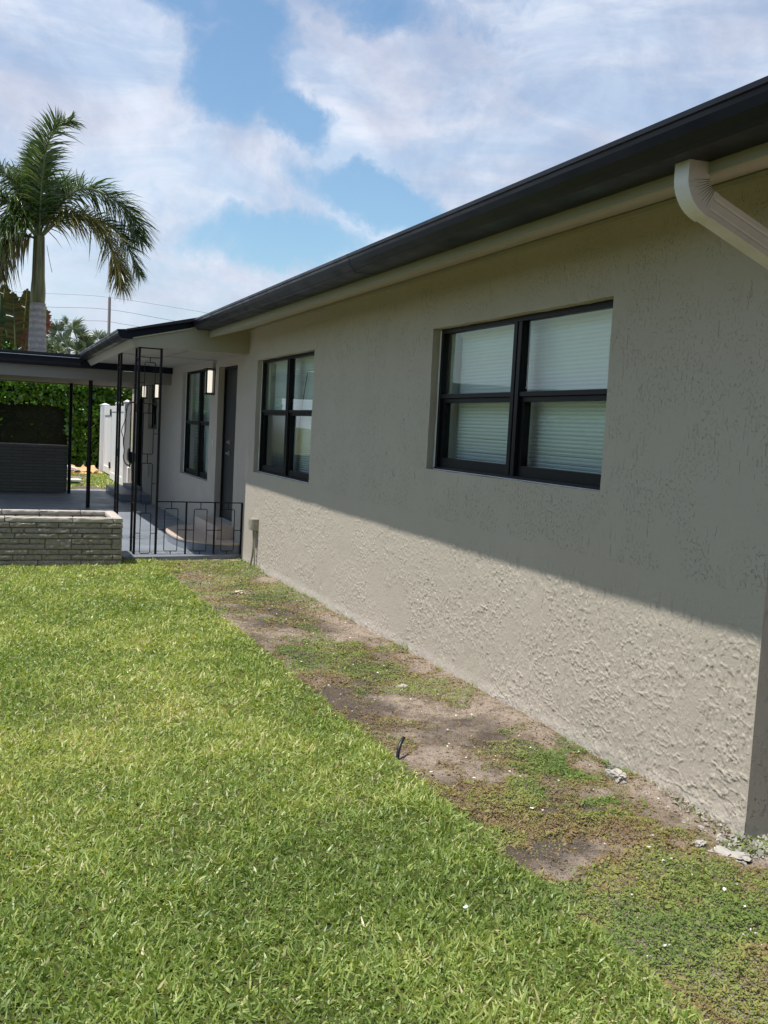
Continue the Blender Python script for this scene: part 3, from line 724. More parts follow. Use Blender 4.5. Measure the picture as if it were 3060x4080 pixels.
# ------------------------------------------------------------------ ironwork
PY = 11.826
def rod_rect(m, A_, u0, u1, z0, z1, r=.0055):
    """rounded rectangle of rod; A_ maps (u,z)->xyz"""
    c = .012; pts = [(u0+c, z0), (u1-c, z0), (u1, z0+c), (u1, z1-c), (u1-c, z1), (u0+c, z1), (u0, z1-c), (u0, z0+c), (u0+c, z0), (u0+c+.01, z0)]
    m.tube([A_(*q) for q in pts], r, 6)
rail = thing('porch_railing', 'low black iron porch railing of three panels with upright rectangles', 'railing')
AX = lambda u, z: (u, PY, z)
m = MB().box(-1.066, -.004, PY-.013, PY+.013, .588, .600)
m.build('top_rail', 'black_iron', rail)
for x in (-.708, -.354, -.012):
    MB().box(x-.0105, x+.0105, PY-.0105, PY+.0105, FL, .588).build('post', 'black_iron', rail)
for (xa, xb) in ((-1.062, -.7185), (-.6975, -.3645), (-.3435, -.0225)):
    c = (xa+xb)/2; m = MB(); u0, u1 = c-.080, c+.080
    rod_rect(m, AX, u0, u1, -.014, .508)
    m.tube([AX(c, .508), AX(c, .588)], .0055, 6); m.tube([AX(c, -.014), AX(c, FL)], .0055, 6)
    m.tube([AX(xa, .248), AX(u0, .248)], .005, 6); m.tube([AX(u1, .248), AX(xb, .248)], .005, 6)
    m.build('panel', 'black_iron', rail)
def column_panel(m, A_, ua, ub, zt):
    c = (ua+ub)/2; u0, u1 = c-.062, c+.062
    zs_ = [(-.042, .450), (.562, 1.054), (1.166, 1.658), (1.770, 2.262)]
    for (a, b) in zs_:
        rod_rect(m, A_, u0, u1, a, b); zm_ = (a+b)/2
        m.tube([A_(ua, zm_), A_(u0, zm_)], .005, 6); m.tube([A_(u1, zm_), A_(ub, zm_)], .005, 6)
    for a, b in ((.450, .562), (1.054, 1.166), (1.658, 1.770), (2.262, zt-.115)): m.tube([A_(c, a), A_(c, b)], .0055, 6)
    m.tube([A_(ua, zt-.115), A_(ub, zt-.115)], .006, 6); m.tube([A_(ua, zt-.008), A_(ub, zt-.008)], .008, 6)
ZC = 2.437
colm = thing('iron_column', 'tall black wrought iron corner column at the near end of the porch, L shaped with rectangle panels', 'column')
for (x, y) in ((-1.328, PY), (-1.070, PY), (-1.328, PY+.262)): MB().box(x-.0135, x+.0135, y-.0135, y+.0135, FL, ZC).build('post', 'black_iron', colm)
m = MB(); column_panel(m, AX, -1.3145, -1.0835, ZC); m.build('panel', 'black_iron', colm)
m = MB(); column_panel(m, lambda u, z: (-1.328, u, z), PY+.0135, PY+.2485, ZC); m.build('panel', 'black_iron', colm)
colm2 = thing('iron_column', 'slim black wrought iron column seen edge on, behind the corner of the stone planter', 'column')
for (x, y) in ((-1.345, 13.40), (-1.345, 13.66)): MB().box(x-.0135, x+.0135, y-.0135, y+.0135, FL, ZC+.015).build('post', 'black_iron', colm2)
m = MB(); column_panel(m, lambda u, z: (-1.345, u, z), 13.4135, 13.6465, ZC+.015); m.build('panel', 'black_iron', colm2)

# ------------------------------------------------------------------ carport
cp = thing('carport', 'flat roofed carport with black gutter and cream beam on thin black posts beyond the porch', 'carport')
MB().box(-9, -1.50, 17.26, 21.9, 2.575, 2.610).box(-1.495, -.32, 17.33, 21.9, 2.575, 2.600).build('roof', 'shingle', cp)
cg = MB().prism([(17.12, 2.545), (17.12, 2.525), (17.135, 2.52), (17.145, 2.46), (17.165, 2.43), (17.17, 2.40), (17.185, 2.388), (17.285, 2.388), (17.285, 2.395), (17.19, 2.395), (17.155, 2.46), (17.145, 2.545)], 'x', -9, -1.56)
cg.build('gutter', 'dark_metal', cp)
MB().box(-9, -1.50, 17.262, 17.284, 2.398, 2.603).build('gutter_flashing', 'dark_gloss', cp)
MB().box(-9, -1.56, 17.115, 17.119, 2.541, 2.5465).build('gutter_lip', 'vinyl_white', cp)
MB().box(-1.555, -.002, 17.20, 17.286, 2.388, 2.500).build('trim_board', 'dark_metal', cp)
MB().box(-9, -.003, 17.288, 17.42, 2.196, 2.386).box(-9, -.003, 21.5, 21.65, 2.215, 2.40).build('beam', 'paint_cream_shaded', cp)
MB().box(-9, -.004, 17.422, 21.49, 2.235, 2.26).build('ceiling', 'paint_cream_shaded', cp)
MB().box(-7.6, -7.4, 17.43, 21.49, FL, 2.23).build('added_shade_wall', 'stucco', cp)  # unseen end wall, added to stop light entering the carport from the left
for (x, y, zt) in ((-1.316, 17.86, 2.234), (-1.405, 21.07, 2.234), (-5.2, 17.86, 2.234)):
    MB().cyl(x, y, FL, zt, .035, 18).build('post', 'black_iron', cp, True)
lw = thing('low_brick_wall', 'low grey painted brick wall along the back of the carport', 'wall')
MB().box(-9, -1.425, 21.36, 21.56, FL, .895).build('courses', 'painted_brick', lw, bevel=.004)
MB().box(-9, -1.420, 21.345, 21.575, .8955, .932).build('cap', 'painted_stone', lw, bevel=.006)

# ------------------------------------------------------------------ planter of split stone
def rough_block(m, x0, x1, y0, y1, z0, z1, amp=.006, seed=0, rnd=.007):
    nx_ = max(3, int((x1-x0)/.022)); ny_ = max(2, int((y1-y0)/.03)); nz_ = max(3, int((z1-z0)/.014))
    fac = []
    def P(i, j, k):
        x = x0+(x1-x0)*i/nx_; y = y0+(y1-y0)*j/ny_; z = z0+(z1-z0)*k/nz_
        ex = min(x-x0, x1-x); ey = min(y-y0, y1-y); ez = min(z-z0, z1-z)
        es = sorted([ex, ey, ez])
        r = max(0, rnd-es[1])/rnd                     # close to an edge
        cx, cy, cz = (x0+x1)/2, (y0+y1)/2, (z0+z1)/2
        q = r*r*rnd*.5
        if ey < 1e-9: y += math.copysign(q, cy-y); nn = float(fbm(x+seed*3.1, z+y, 26, seed % 7, 3))-.5; y += nn*amp*2.4*(-1 if y < cy else 1)*-1
        if ez < 1e-9: z += math.copysign(q, cz-z); z += (float(fbm(x+seed, y, 22, 2, 2))-.5)*amp*.6
        if ex < 1e-9: x += math.copysign(q, cx-x); x += (float(fbm(y+seed, z, 26, 3, 2))-.5)*amp
        return (x, y, z)
    cache = {}
    def vi(i, j, k):
        if (i, j, k) not in cache: cache[(i, j, k)] = len(m.v); m.v.append(P(i, j, k))
        return cache[(i, j, k)]
    for i in range(nx_):
        for k in range(nz_):
            m.f.append((vi(i, 0, k), vi(i+1, 0, k), vi(i+1, 0, k+1), vi(i, 0, k+1))); m.f.append((vi(i, ny_, k), vi(i, ny_, k+1), vi(i+1, ny_, k+1), vi(i+1, ny_, k)))
        for j in range(ny_):
            m.f.append((vi(i, j, nz_), vi(i+1, j, nz_), vi(i+1, j+1, nz_), vi(i, j+1, nz_))); m.f.append((vi(i, j, 0), vi(i, j+1, 0), vi(i+1, j+1, 0), vi(i+1, j, 0)))
    for j in range(ny_):
        for k in range(nz_):
            m.f.append((vi(0, j, k), vi(0, j, k+1), vi(0, j+1, k+1), vi(0, j+1, k))); m.f.append((vi(nx_, j, k), vi(nx_, j+1, k), vi(nx_, j+1, k+1), vi(nx_, j, k+1)))
pt = thing('stone_planter', 'raised planter of long rough grey painted stones with a pale cap', 'planter')
XR, XL, YF, YB, ZT = -1.545, -5.2, 11.22, 12.13, .445
mo = MB().box(XL+.02, XR-.014, YF+.016, YF+.075, -.3, ZT-.01).box(XL+.02, XR-.014, YB-.075, YB-.016, -.3, ZT-.01).box(XR-.085, XR-.014, YF+.075, YB-.075, -.3, ZT-.01).box(XL+.02, XL+.085, YF+.075, YB-.075, -.3, ZT-.01)
mo.build('mortar', 'mortar', pt)
MB().box(XL+.086, XR-.086, YF+.076, YB-.076, -.2, .30).build('fill', 'soil', pt)
stn, cap = MB(), MB(); g_ = .0042; pitch = .0603; seed = 1
# exact joints of the courses that show, right to left (offsets from the right end, metres); then random
rows = [[.105, .44, .71, .105, .42, .3], [.24, .455, .235, .275, .35, .22], [.115, .455, .485, .13, .40], [.44, .25, .46, .60], [.115, .44, .28, .16, .32], [.115, .44, .28, .47], [.44, .245, .325, .33], [.105, .45, .31, .30, .25], [.445, .46, .42, .22], [.105, .46, .50, .3]]
for r_ in range(10):
    z1_ = ZT - r_*pitch; z0_ = z1_ - pitch + g_; x = XR; i = 0
    if r_ == 0: z0_ -= 0
    while x > XL+.1:
        L_ = rows[r_][i] if i < len(rows[r_]) else random.uniform(.15, .5)
        L_ = min(L_, x-XL); xa = x-L_+g_
        jut = random.uniform(-.004, .005) if i else random.uniform(0, .008)
        hh = 0
        if r_ == 4 and i in (0, 2): hh = 1           # two courses high
        if r_ == 5 and i in (0, 2): x -= L_; i += 1; seed += 1; continue
        tgt = cap if r_ == 0 else stn
        back = YF+.10 if r_ == 0 else YF+.07
        rough_block(tgt, xa, x+(jut if i == 0 else 0), YF-jut, back, z0_-hh*pitch, z1_, amp=.009 if not (i == 0 and r_ in (2, 4, 7)) else .002, seed=seed)
        x -= L_; i += 1; seed += 1
    # right end stones
    y = YF+.075 if r_ else YF+.105
    while y < YB-.11:
        L_ = random.uniform(.16, .38); y2 = min(y+L_, YB-(.105 if r_ == 0 else .075))
        rough_block(cap if r_ == 0 else stn, XR-(.112 if r_ == 0 else .07), XR+random.uniform(0, .006), y+.004, y2-.003, z0_, z1_, .006, seed); y = y2; seed += 1
x = XR
while x > XL+.1:
    L_ = min(random.uniform(.25, .5), x-XL); rough_block(cap, x-L_+.006, x, YB-.10, YB, ZT-pitch+g_, ZT, .007, seed); x -= L_; seed += 1
y = YF
while y < YB-.02:
    y2 = min(y+.3, YB); rough_block(cap, XL-.1, XL, y+.004, y2, ZT-pitch+g_, ZT, .007, seed); y = y2; seed += 1
x = XR-.1
while x > XL+.1:       # inner stones of the back wall, seen over the front
    L_ = min(random.uniform(.2, .45), x-XL); rough_block(stn, x-L_+.006, x, YB-.115, YB-.078, .22, ZT-pitch-.002, .006, seed); x -= L_; seed += 1
rough_block(stn, XL-.08, XL, YF, YB, -.15, ZT-pitch, .006, seed)
stn.build('stones', 'painted_stone', pt, True); cap.build('cap', 'cap_stone', pt, True)

# ------------------------------------------------------------------ junction box by the railing
jb = thing('junction_box', 'small taupe painted electrical box with two cables running into the soil by the railing', 'electrical box')
MB().box(-.075, -.001, 11.02, 11.19, .335, .475).build('box', 'box_paint', jb, bevel=.006)
MB().box(-.088, -.0755, 11.035, 11.175, .345, .465).build('cover', 'box_paint', jb, bevel=.004)
MB().tube([(-.035, 11.19, .43), (-.035, 11.24, .435), (-.02, 11.29, .445), (-.01, 11.31, .44)], .022, 10).build('fitting', 'bare_concrete', jb, True)
MB().tube([(-.05, 11.07, .335), (-.045, 11.07, .15), (-.05, 11.08, .03), (-.06, 11.13, -.12)], .013, 8).tube([(-.04, 11.045, .335), (-.035, 11.045, .15), (-.035, 11.04, .02), (-.035, 11.03, -.12)], .010, 8).build('conduit', 'box_paint', jb, True)
# charger
ev = thing('wall_charger', 'dark wall mounted car charger with looped black cable at the far house corner', 'charger')
MB().prism([(-.002, .59), (-.002, .83), (-.07, .83), (-.085, .93), (-.105, .90), (-.12, .80), (-.118, .66), (-.08, .575)], 'y', 21.75, 21.95).build('body', 'black_rubber', ev, bevel=.01)
MB().prism([(-.087, .925), (-.107, .895), (-.123, .80), (-.121, .66), (-.083, .575), (-.10, .60), (-.128, .66), (-.130, .80), (-.110, .91)], 'y', 21.745, 21.955).build('cover', 'charger_grey', ev)
cabA = [(-0.075, 22.0, 1.902), (-0.138, 22.0, 1.883), (-0.172, 22.0, 1.816), (-0.158, 22.0, 1.672), (-0.172, 22.0, 1.555), (-0.244, 22.0, 1.333), (-0.249, 22.0, 1.259), (-0.214, 22.0, 1.144), (-0.205, 22.0, 0.984), (-0.185, 22.0, 0.853), (-0.198, 22.0, 0.707), (-0.173, 22.0, 0.605), (-0.114, 22.0, 0.526), (-0.05, 22.0, 0.528), (-0.05, 21.9, 0.60)]
cabB = [(-0.06, 22.04, 1.916), (-0.117, 22.05, 1.863), (-0.143, 22.05, 1.76), (-0.159, 22.05, 1.584), (-0.157, 22.05, 1.35), (-0.183, 22.05, 1.174), (-0.19, 22.05, 1.012), (-0.178, 22.05, 0.852), (-0.181, 22.05, 0.676), (-0.145, 22.05, 0.574), (-0.079, 22.05, 0.532), (-0.037, 22.05, 0.563)]
def smooth(pts, n=6):
    P = [Vector(p) for p in pts]; out = []
    for i in range(len(P)-1):
        a, b, c, d_ = P[max(i-1, 0)], P[i], P[i+1], P[min(i+2, len(P)-1)]
        for j in range(n):
            t_ = j/n; out.append(.5*((2*b)+(-a+c)*t_+(2*a-5*b+4*c-d_)*t_**2+(-a+3*b-3*c+d_)*t_**3))
    return out + [P[-1]]
MB().tube(smooth(cabA), .009, 8).tube(smooth(cabB), .009, 8).tube([(0, 22.02, 1.93), (-.09, 22.02, 1.92), (-.09, 22.02, 1.95)], .018, 8).build('cable', 'black_rubber', ev, True)
MB().tube(smooth([(-.02, 21.97, .59), (-.018, 22.0, .45), (-.02, 22.0, .2), (-.05, 22.0, .12), (-.09, 22.0, .14)]), .012, 8).build('conduit', 'grey_plastic', ev, True)

# ------------------------------------------------------------------ white vinyl fence and gate
fn_ = thing('vinyl_fence', 'white vinyl privacy fence posts and panel beyond the far house corner', 'fence')
def vpost(x, y, h_=1.93, s_=.068, sleeve=None):
    p = MB().box(x-s_, x+s_, y-s_, y+s_, -.2, h_).build('post', 'vinyl_white', fn_, bevel=.006)
    c_ = MB().box(x-s_-.012, x+s_+.012, y-s_-.012, y+s_+.012, h_, h_+.022); n = len(c_.v); q = s_+.008
    c_.v += [(x-q, y-q, h_+.022), (x+q, y-q, h_+.022), (x+q, y+q, h_+.022), (x-q, y+q, h_+.022), (x, y, h_+.075)]; c_.f += [(n, n+1, n+4), (n+1, n+2, n+4), (n+2, n+3, n+4), (n+3, n, n+4)]
    c_.build('cap', 'vinyl_white', p)
    return p
vpost(.015, 23.25); vpost(.21, 26.55); vpost(.19, 29.55, 1.90, .12)
m = MB().box(.045, .09, 23.32, 26.48, .0, 1.72)
for zz in ((-.06, .12), (1.72, 1.86)): m.box(.03, .105, 23.32, 26.48, *zz)
m.box(.035, .12, 22.95, 23.18, -.1, .42)
m.build('panel', 'vinyl_white', fn_)
gt = thing('vinyl_gate', 'white vinyl gate with black hinges at the end of the white fence', 'gate')
MB().box(.185, .225, 26.75, 29.32, .10, 1.70).build('panel', 'vinyl_white', gt)
m = MB().box(.16, .25, 26.66, 29.42, -.03, .16).box(.16, .25, 26.66, 29.42, 1.62, 1.88).box(.162, .248, 26.66, 26.80, .16, 1.62).box(.162, .248, 27.62, 27.80, .16, 1.62).box(.162, .248, 29.28, 29.42, .16, 1.62)
m.build('frame', 'vinyl_white', gt, bevel=.004)
for zz in (.15, 1.62): MB().box(.140, .160, 27.55, 27.86, zz, zz+.17).build('hinge', 'black_iron', gt, bevel=.01)

# ------------------------------------------------------------------ things lying on the back grass
t = thing('cardboard_pile', 'flattened and crumpled brown cardboard lying against the hedge', 'cardboard')
zb = -.11
m = MB()
for (x0, x1, y0, z0, z1, tl) in ((-1.5, -.30, 28.3, .02, .07, .1), (-.9, .02, 28.6, .03, .06, -.05), (-.75, .10, 28.4, .0, .035, .02)):
    n = len(m.v); m.v += [(x0, y0, zb+z0), (x1, y0+.1, zb+z0), (x1, y0+.7, zb+z1+tl), (x0, y0+.8, zb+z1+tl), (x0, y0, zb+z0+.02), (x1, y0+.1, zb+z0+.02), (x1, y0+.7, zb+z1+tl+.02), (x0, y0+.8, zb+z1+tl+.02)]
    for f_ in ((0,3,2,1),(4,5,6,7),(0,1,5,4),(1,2,6,5),(2,3,7,6),(3,0,4,7)): m.f.append(tuple(n+i for i in f_))
m.build('flat_sheets', 'cardboard', t)
m = MB()
def fold_sheet(m, cx, cy, w_, d_, h_, seed):
    n0 = len(m.v); N1 = 9; r_ = random.Random(seed)
    for j in range(5):
        for i in range(N1):
            u = i/(N1-1); v = j/4
            m.v.append((cx+(u-.5)*w_+r_.uniform(-.02, .02), cy+v*d_, zb+.05+h_*abs(math.sin(u*7.3+seed+v))*(.35+.65*v)+r_.uniform(0, .03)))
    for j in range(4):
        for i in range(N1-1): a_ = n0+j*N1+i; m.f.append((a_, a_+1, a_+N1+1, a_+N1))
fold_sheet(m, -.95, 28.5, .75, .6, .20, 1); fold_sheet(m, -.35, 28.55, .62, .6, .20, 4)
m.build('crumpled_sheet', 'cardboard', t)
t = thing('white_bag', 'white rolled plastic bag lying on top of the cardboard', 'bag')
m = MB().tube(smooth([(-1.25, 28.62, .08), (-1.0, 28.6, .10), (-.80, 28.6, .085), (-.66, 28.62, .05)]), [.05+.045*math.sin(math.pi*min(1, (i+1)/14)) for i in range(19)], 12, .75)
m.build('bag_body', 'bag_white', t, True)
MB().box(-.90, -.56, 28.42, 28.50, .015, .045).build('folded_edge', 'bag_white', t)
t = thing('plastic_tub', 'green tub with a white lid on the grass just beyond the carport slab', 'tub')
MB().prism([(-1.03, 24.25), (-.93, 24.25), (-.90, 24.3), (-.90, 24.55), (-1.2, 24.6), (-1.2, 24.3)], 'z', -.105, -.02).build('tub_body', 'tub_green', t, bevel=.01)
MB().prism([(-1.26, 24.22), (-.91, 24.20), (-.875, 24.26), (-.875, 24.60), (-1.26, 24.64)], 'z', -.019, .035).build('lid', 'tub_white', t, bevel=.012)

# ------------------------------------------------------------------ hedges
def hedge(name, label, x0, x1, y0, y1, ztop, n, size=(.07, .13), wave=.07, patch=None, zb_=-.1, axis='y'):
    t = thing(name, label, 'hedge')
    w_ = max(x1-x0, y1-y0)
    # dark branching core as a lumpy solid
    m = MB(); nn = 24; mm = 8
    px = rng.uniform(x0, x1, n); py = rng.uniform(y0, y1, n); pz = zb_+.02+(ztop-zb_)*rng.uniform(0, 1, n)
    face = rng.uniform(0, 1, n)
    front = face < .62
    if axis == 'y':
        bulge = (fbm(px, pz, 2.2, 4)-.5)*.35
        py = np.where(front, y0 + bulge + np.abs(rng.normal(0, .07, n)), py)
    else:
        bulge = (fbm(py, pz, 2.2, 4)-.5)*.35
        px = np.where(front, x1 - bulge - np.abs(rng.normal(0, .07, n)), px)
    zt_ = ztop + (fbm(px, py, 2.0, 7)-.5)*wave*2
    pz = np.where(front, np.minimum(pz, zt_), zt_ - np.abs(rng.normal(0, .06, n)))
    nrm = np.zeros((n, 3)); fr = (0, -1., .35) if axis == 'y' else (1., 0, .35)
    nrm[:] = np.where(front[:, None], fr, (0, -.1, 1.))
    D = unit(nrm*.55 + np.array([0, 0, .45]) + rng.normal(0, .55, (n, 3))); tmp = unit(rng.normal(0, 1, (n, 3))); S = unit(np.cross(D, unit(nrm+rng.normal(0, .45, (n, 3)))))
    L = rng.uniform(*size, n); W = L*rng.uniform(.55, .75, n); rnd = np.clip(rng.normal(.5, .22, n), 0, 1)
    P = np.stack([px, py, pz], -1)
    keep = np.ones(n, bool)
    if patch is not None:
        inp = (px < patch[0]+.12*(vnoise(pz, px, 6, 2)-.5)) & (pz < patch[1] + .30*(fbm(px, py, 3, 3)-.5)) & (pz > patch[2])
        dm = inp & (rng.uniform(0, 1, n) < .99)
        k2 = dm & (rng.uniform(0, 1, n) < .4)
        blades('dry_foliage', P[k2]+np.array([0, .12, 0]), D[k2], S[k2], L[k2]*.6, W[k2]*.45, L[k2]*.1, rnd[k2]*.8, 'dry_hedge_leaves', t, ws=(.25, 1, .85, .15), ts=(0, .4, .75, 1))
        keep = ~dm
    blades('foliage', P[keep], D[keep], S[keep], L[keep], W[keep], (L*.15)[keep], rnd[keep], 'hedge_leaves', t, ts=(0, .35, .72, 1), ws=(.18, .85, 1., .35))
    c = MB(); a, b = 30, 8
    def core(u, v):
        if axis == 'y': x = x0+(x1-x0)*u; return (x, y0+.22+.12*float(fbm(x, v*3, 3, 5)-.5), zb_-.1+(ztop-.12-zb_)*v)
        y = y0+(y1-y0)*u; return (x1-.22+.12*float(fbm(y, v*3, 3, 5)-.5), y, zb_-.1+(ztop-.12-zb_)*v)
    for i in range(a+1):
        for j in range(b+1): c.v.append(core(i/a, j/b))
    for i in range(a):
        for j in range(b): q = i*(b+1)+j; c.f.append((q, q+b+1, q+b+2, q+1))
    if axis == 'y': c.box(x0, x1, y0+.32, y1, zb_-.1, ztop-.14)
    else: c.box(x0, x1-.32, y0, y1, zb_-.1, ztop-.14)
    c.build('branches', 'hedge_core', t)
hedge('clusia_hedge', 'tall glossy green round leaved hedge behind the carport', -5.5, 1.8, 30.0, 31.0, 2.46, 15000, (.09, .16), patch=(-.88, 1.83, .2))
hedge('added_shade_trees', 'tall dense row of leafy trees added unseen behind the viewer to shade the scene', -12, 7, -5.2, -4.2, 5.2, 3500, (.25, .45), wave=.3)  # out of view, added to hold light off the faces turned to the camera
hedge('boundary_hedge', 'long clipped hedge bounding the lawn, mirrored faintly in the window panes', -12.0, -11.0, -4.0, 40.0, 2.3, 9000, (.16, .30), axis='x')

# ------------------------------------------------------------------ royal palm
palm = thing('royal_palm', 'tall royal palm with grey trunk, green crownshaft and drooping feathery fronds', 'palm tree')
tp, tr_ = [], []
for i in range(30):
    u = i/29; z_ = -.2+5.15*u; tp.append((-1.60-.035*u, 32.0, z_)); tr_.append(.275 + .012*math.sin(u*3) - .045*max(0, (u-.6)/.4))
MB().tube(tp, tr_, 28).build('trunk', 'palm_trunk', palm, True)
tp, tr_ = [], []
for i in range(24): u = i/23; tp.append((-1.635, 32.0, 4.88+2.1*u)); tr_.append(.200 + .03*math.sin(min(1, u*2.5)*math.pi)*(1-u) - .035*u**1.6)
MB().tube(tp, tr_, 24).build('crownshaft', 'crownshaft', palm, True)
def frond(ctrl, depth, leaf=.62, n=110, m='palm_leaflets', droopk=.75, r0=.035, parent=palm, up=False):
    C = [Vector((x, 32.0 + (y-32.0) + depth*(i/(len(ctrl)-1))**1.0*1.0, z)) for i, (x, y, z) in enumerate(ctrl)]
    pts = smooth(C, 14); N = len(pts)
    rr = [r0*(1-.85*i/(N-1))+.004 for i in range(N)]
    rb = MB().tube(pts, rr, 7).build('frond', 'stalk', parent, True)
    A_ = np.array([tuple(p) for p in pts]); seg = np.linalg.norm(np.diff(A_, axis=0), axis=1); cum = np.concatenate([[0], np.cumsum(seg)]); tot = cum[-1]
    k = n*5; s_ = rng.uniform(.10, 1.0, k)**.92*tot
    P = np.stack([np.interp(s_, cum, A_[:, i]) for i in range(3)], -1)
    T_ = unit(np.stack([np.interp(np.minimum(s_+.05, tot), cum, A_[:, i]) for i in range(3)], -1) - np.stack([np.interp(s_-.05, cum, A_[:, i]) for i in range(3)], -1))
    side = unit(np.cross(T_, np.array([0, 0, 1.])+rng.normal(0, .02, 3))); upv = unit(np.cross(side, T_))
    sg = np.where(rng.uniform(0, 1, k) < .5, -1., 1.)
    fr = s_/tot
    plume = rng.normal(0, .6, k)
    D = unit(side*sg[:, None]*(.75) + upv*(.35+plume)[:, None] + T_*(.45+.5*fr)[:, None] + rng.normal(0, .10, (k, 3)))
    L = leaf*(.55+.6*np.sin(np.pi*np.clip(fr*.82+.10, 0, 1)))*rng.uniform(.8, 1.12, k); L = np.where(fr > .9, L*.75, L)
    S = unit(np.cross(D, upv+rng.normal(0, .35, (k, 3))))
    blades('leaflets', P, D, S, L, np.full(k, .040)*rng.uniform(.7, 1.15, k), L*droopk*rng.uniform(.6, 1.2, k), np.clip(rng.normal(.5, .25, k), 0, 1), m, rb, ts=(0, .3, .65, 1), ws=(.5, 1, .8, .05))
f_ = {
 1: [(-1.638, 32.0, 6.9), (-1.60, 32.0, 8.6), (-1.48, 32.0, 9.6), (-1.22, 32.0, 10.15), (-.80, 32.0, 10.35)],
 2: [(-1.66, 32.0, 6.9), (-1.72, 32.0, 8.3), (-1.70, 32.0, 9.3), (-1.56, 32.0, 9.95)],
 3: [(-1.60, 32.0, 6.95), (-0.979, 32.0, 8.1), (-0.374, 32.0, 8.62), (0.453, 32.0, 8.50), (1.10, 32.0, 8.05), (1.42, 32.0, 7.35)],
 4: [(-1.58, 32.0, 6.95), (-1.08, 32.0, 7.551), (-0.426, 32.0, 7.60), (0.211, 32.0, 7.236), (0.552, 32.0, 6.387), (0.76, 32.0, 5.60)],
 5: [(-1.58, 32.0, 6.95), (-0.815, 32.0, 7.704), (0.12, 32.0, 7.70), (0.90, 32.0, 7.20), (1.42, 32.0, 6.15)],
 6: [(-1.66, 32.0, 6.95), (-2.11, 32.0, 8.05), (-2.60, 32.0, 8.75), (-3.10, 32.0, 8.95), (-3.7, 32, 8.6)],
 7: [(-1.68, 32.0, 6.95), (-2.25, 32.0, 7.639), (-2.90, 32.0, 8.0), (-3.7, 32.0, 7.8), (-4.4, 32, 7.0)],
 8: [(-1.68, 32.0, 6.9), (-2.093, 32.0, 7.226), (-2.634, 32.0, 7.115), (-3.2, 32.0, 6.4), (-3.5, 32, 5.7)],
 9: [(-1.70, 32.0, 6.9), (-2.094, 32.0, 6.967), (-2.50, 32.0, 6.638), (-2.83, 32.0, 5.9)],
 10: [(-1.64, 32.0, 6.95), (-1.30, 32.0, 8.1), (-.95, 32.0, 8.9), (-.45, 32.0, 9.15)],
 11: [(-1.64, 32.0, 6.95), (-1.95, 32.0, 8.2), (-2.15, 32.0, 8.9), (-2.45, 32.0, 9.3)]}
frond(f_[1], -.8, .92, 100, droopk=.35); frond(f_[2], .6, .8, 90, droopk=.35)
frond(f_[3], .5, 1.0, 130, droopk=.5); frond(f_[4], -1.0, .70, 110, 'palm_leaflets_gold', droopk=.7); frond(f_[5], .2, .72, 95, droopk=.5)
frond(f_[6], .5, .8, 130, droopk=.6); frond(f_[7], -.6, .8, 150); frond(f_[8], -1.2, .75, 130); frond(f_[9], .8, .65, 110, 'palm_leaflets_gold')
frond(f_[10], 2.0, .85, 110, droopk=.4); frond(f_[11], 1.8, .7, 90, droopk=.5)
MB().tube(smooth([(-1.42, 31.8, 6.7), (-1.32, 31.8, 6.2), (-1.25, 31.8, 5.9)]), .008, 5).build('hanging_fibre', 'stalk', palm)

# ------------------------------------------------------------------ big leaved plants, left of the palm
def big_leaf(parent, base, tip, w_, m, bend=(0, 0, 0), nick=.35, seed=0, n=34):
    r_ = random.Random(seed); B_ = Vector(base); T_ = Vector(tip); bd = Vector(bend); me_ = MB(); mid = []
    L_ = (T_-B_).length; ax = (T_-B_).normalized(); side = ax.cross(Vector((0, -1, .15))).normalized()
    for i in range(n+1):
        u = i/n; c = B_.lerp(T_, u) + bd*math.sin(math.pi*u)*.5 + Vector((0, -1, 0))*(-.25*u*u)
        mid.append(c)
    P, D, S, Ls, Ws = [], [], [], [], []
    for i in range(2, n):
        u = i/n; prof = math.sin(math.pi*min(1, u*1.02))**.55
        for sg in (-1, 1):
            if r_.random() < .03: continue
            d_ = (side*sg + ax*.42 + Vector((0, r_.uniform(-.12, .12), r_.uniform(-.05, .05)))).normalized()
            P.append(mid[i]); D.append(d_); S.append(ax); Ls.append(w_*prof*r_.uniform(1-nick, 1)); Ws.append(L_/n*r_.uniform(1.3, 1.7))
    k = len(P); st_ = MB().tube([B_ + Vector((0, .1, -1.2))] + mid, [.035]*2 + [.028*(1-.7*i/n)+.004 for i in range(n)], 6).build('leaf_stalk', 'stalk', parent, True)
    a = np.array
    Ls = a(Ls); blades('leaf_blade', a([tuple(p) for p in P]), a([tuple(p) for p in D]), a([tuple(p) for p in S]), Ls, a(Ws), Ls*.18, a([r_.random() for _ in range(k)]), m, st_, ts=(0, .5, .85, 1), ws=(1, 1, .92, .35))
bp1 = thing('banana_plant', 'banana like plant with tattered olive leaves just left of the palm trunk', 'plant')
big_leaf(bp1, (-2.23, 32.9, 3.55), (-2.34, 32.9, 5.35), .40, 'olive_big_leaf', seed=2)
big_leaf(bp1, (-2.03, 33.3, 3.60), (-1.90, 33.3, 5.55), .36, 'olive_big_leaf', seed=3)
big_leaf(bp1, (-1.65, 33.6, 3.7), (-1.30, 33.6, 5.05), .28, 'rust_big_leaf', bend=(.25, 0, 0), seed=6, nick=.6)
big_leaf(bp1, (-2.0, 32.7, 3.3), (-1.85, 32.7, 4.3), .22, 'rust_big_leaf', seed=8, nick=.6)
bp2 = thing('banana_plant', 'dark green banana like plant cut by the left edge, its top leaf olive', 'plant')
big_leaf(bp2, (-2.78, 33.5, 3.4), (-2.68, 33.5, 5.3), .34, 'green_big_leaf', seed=4)
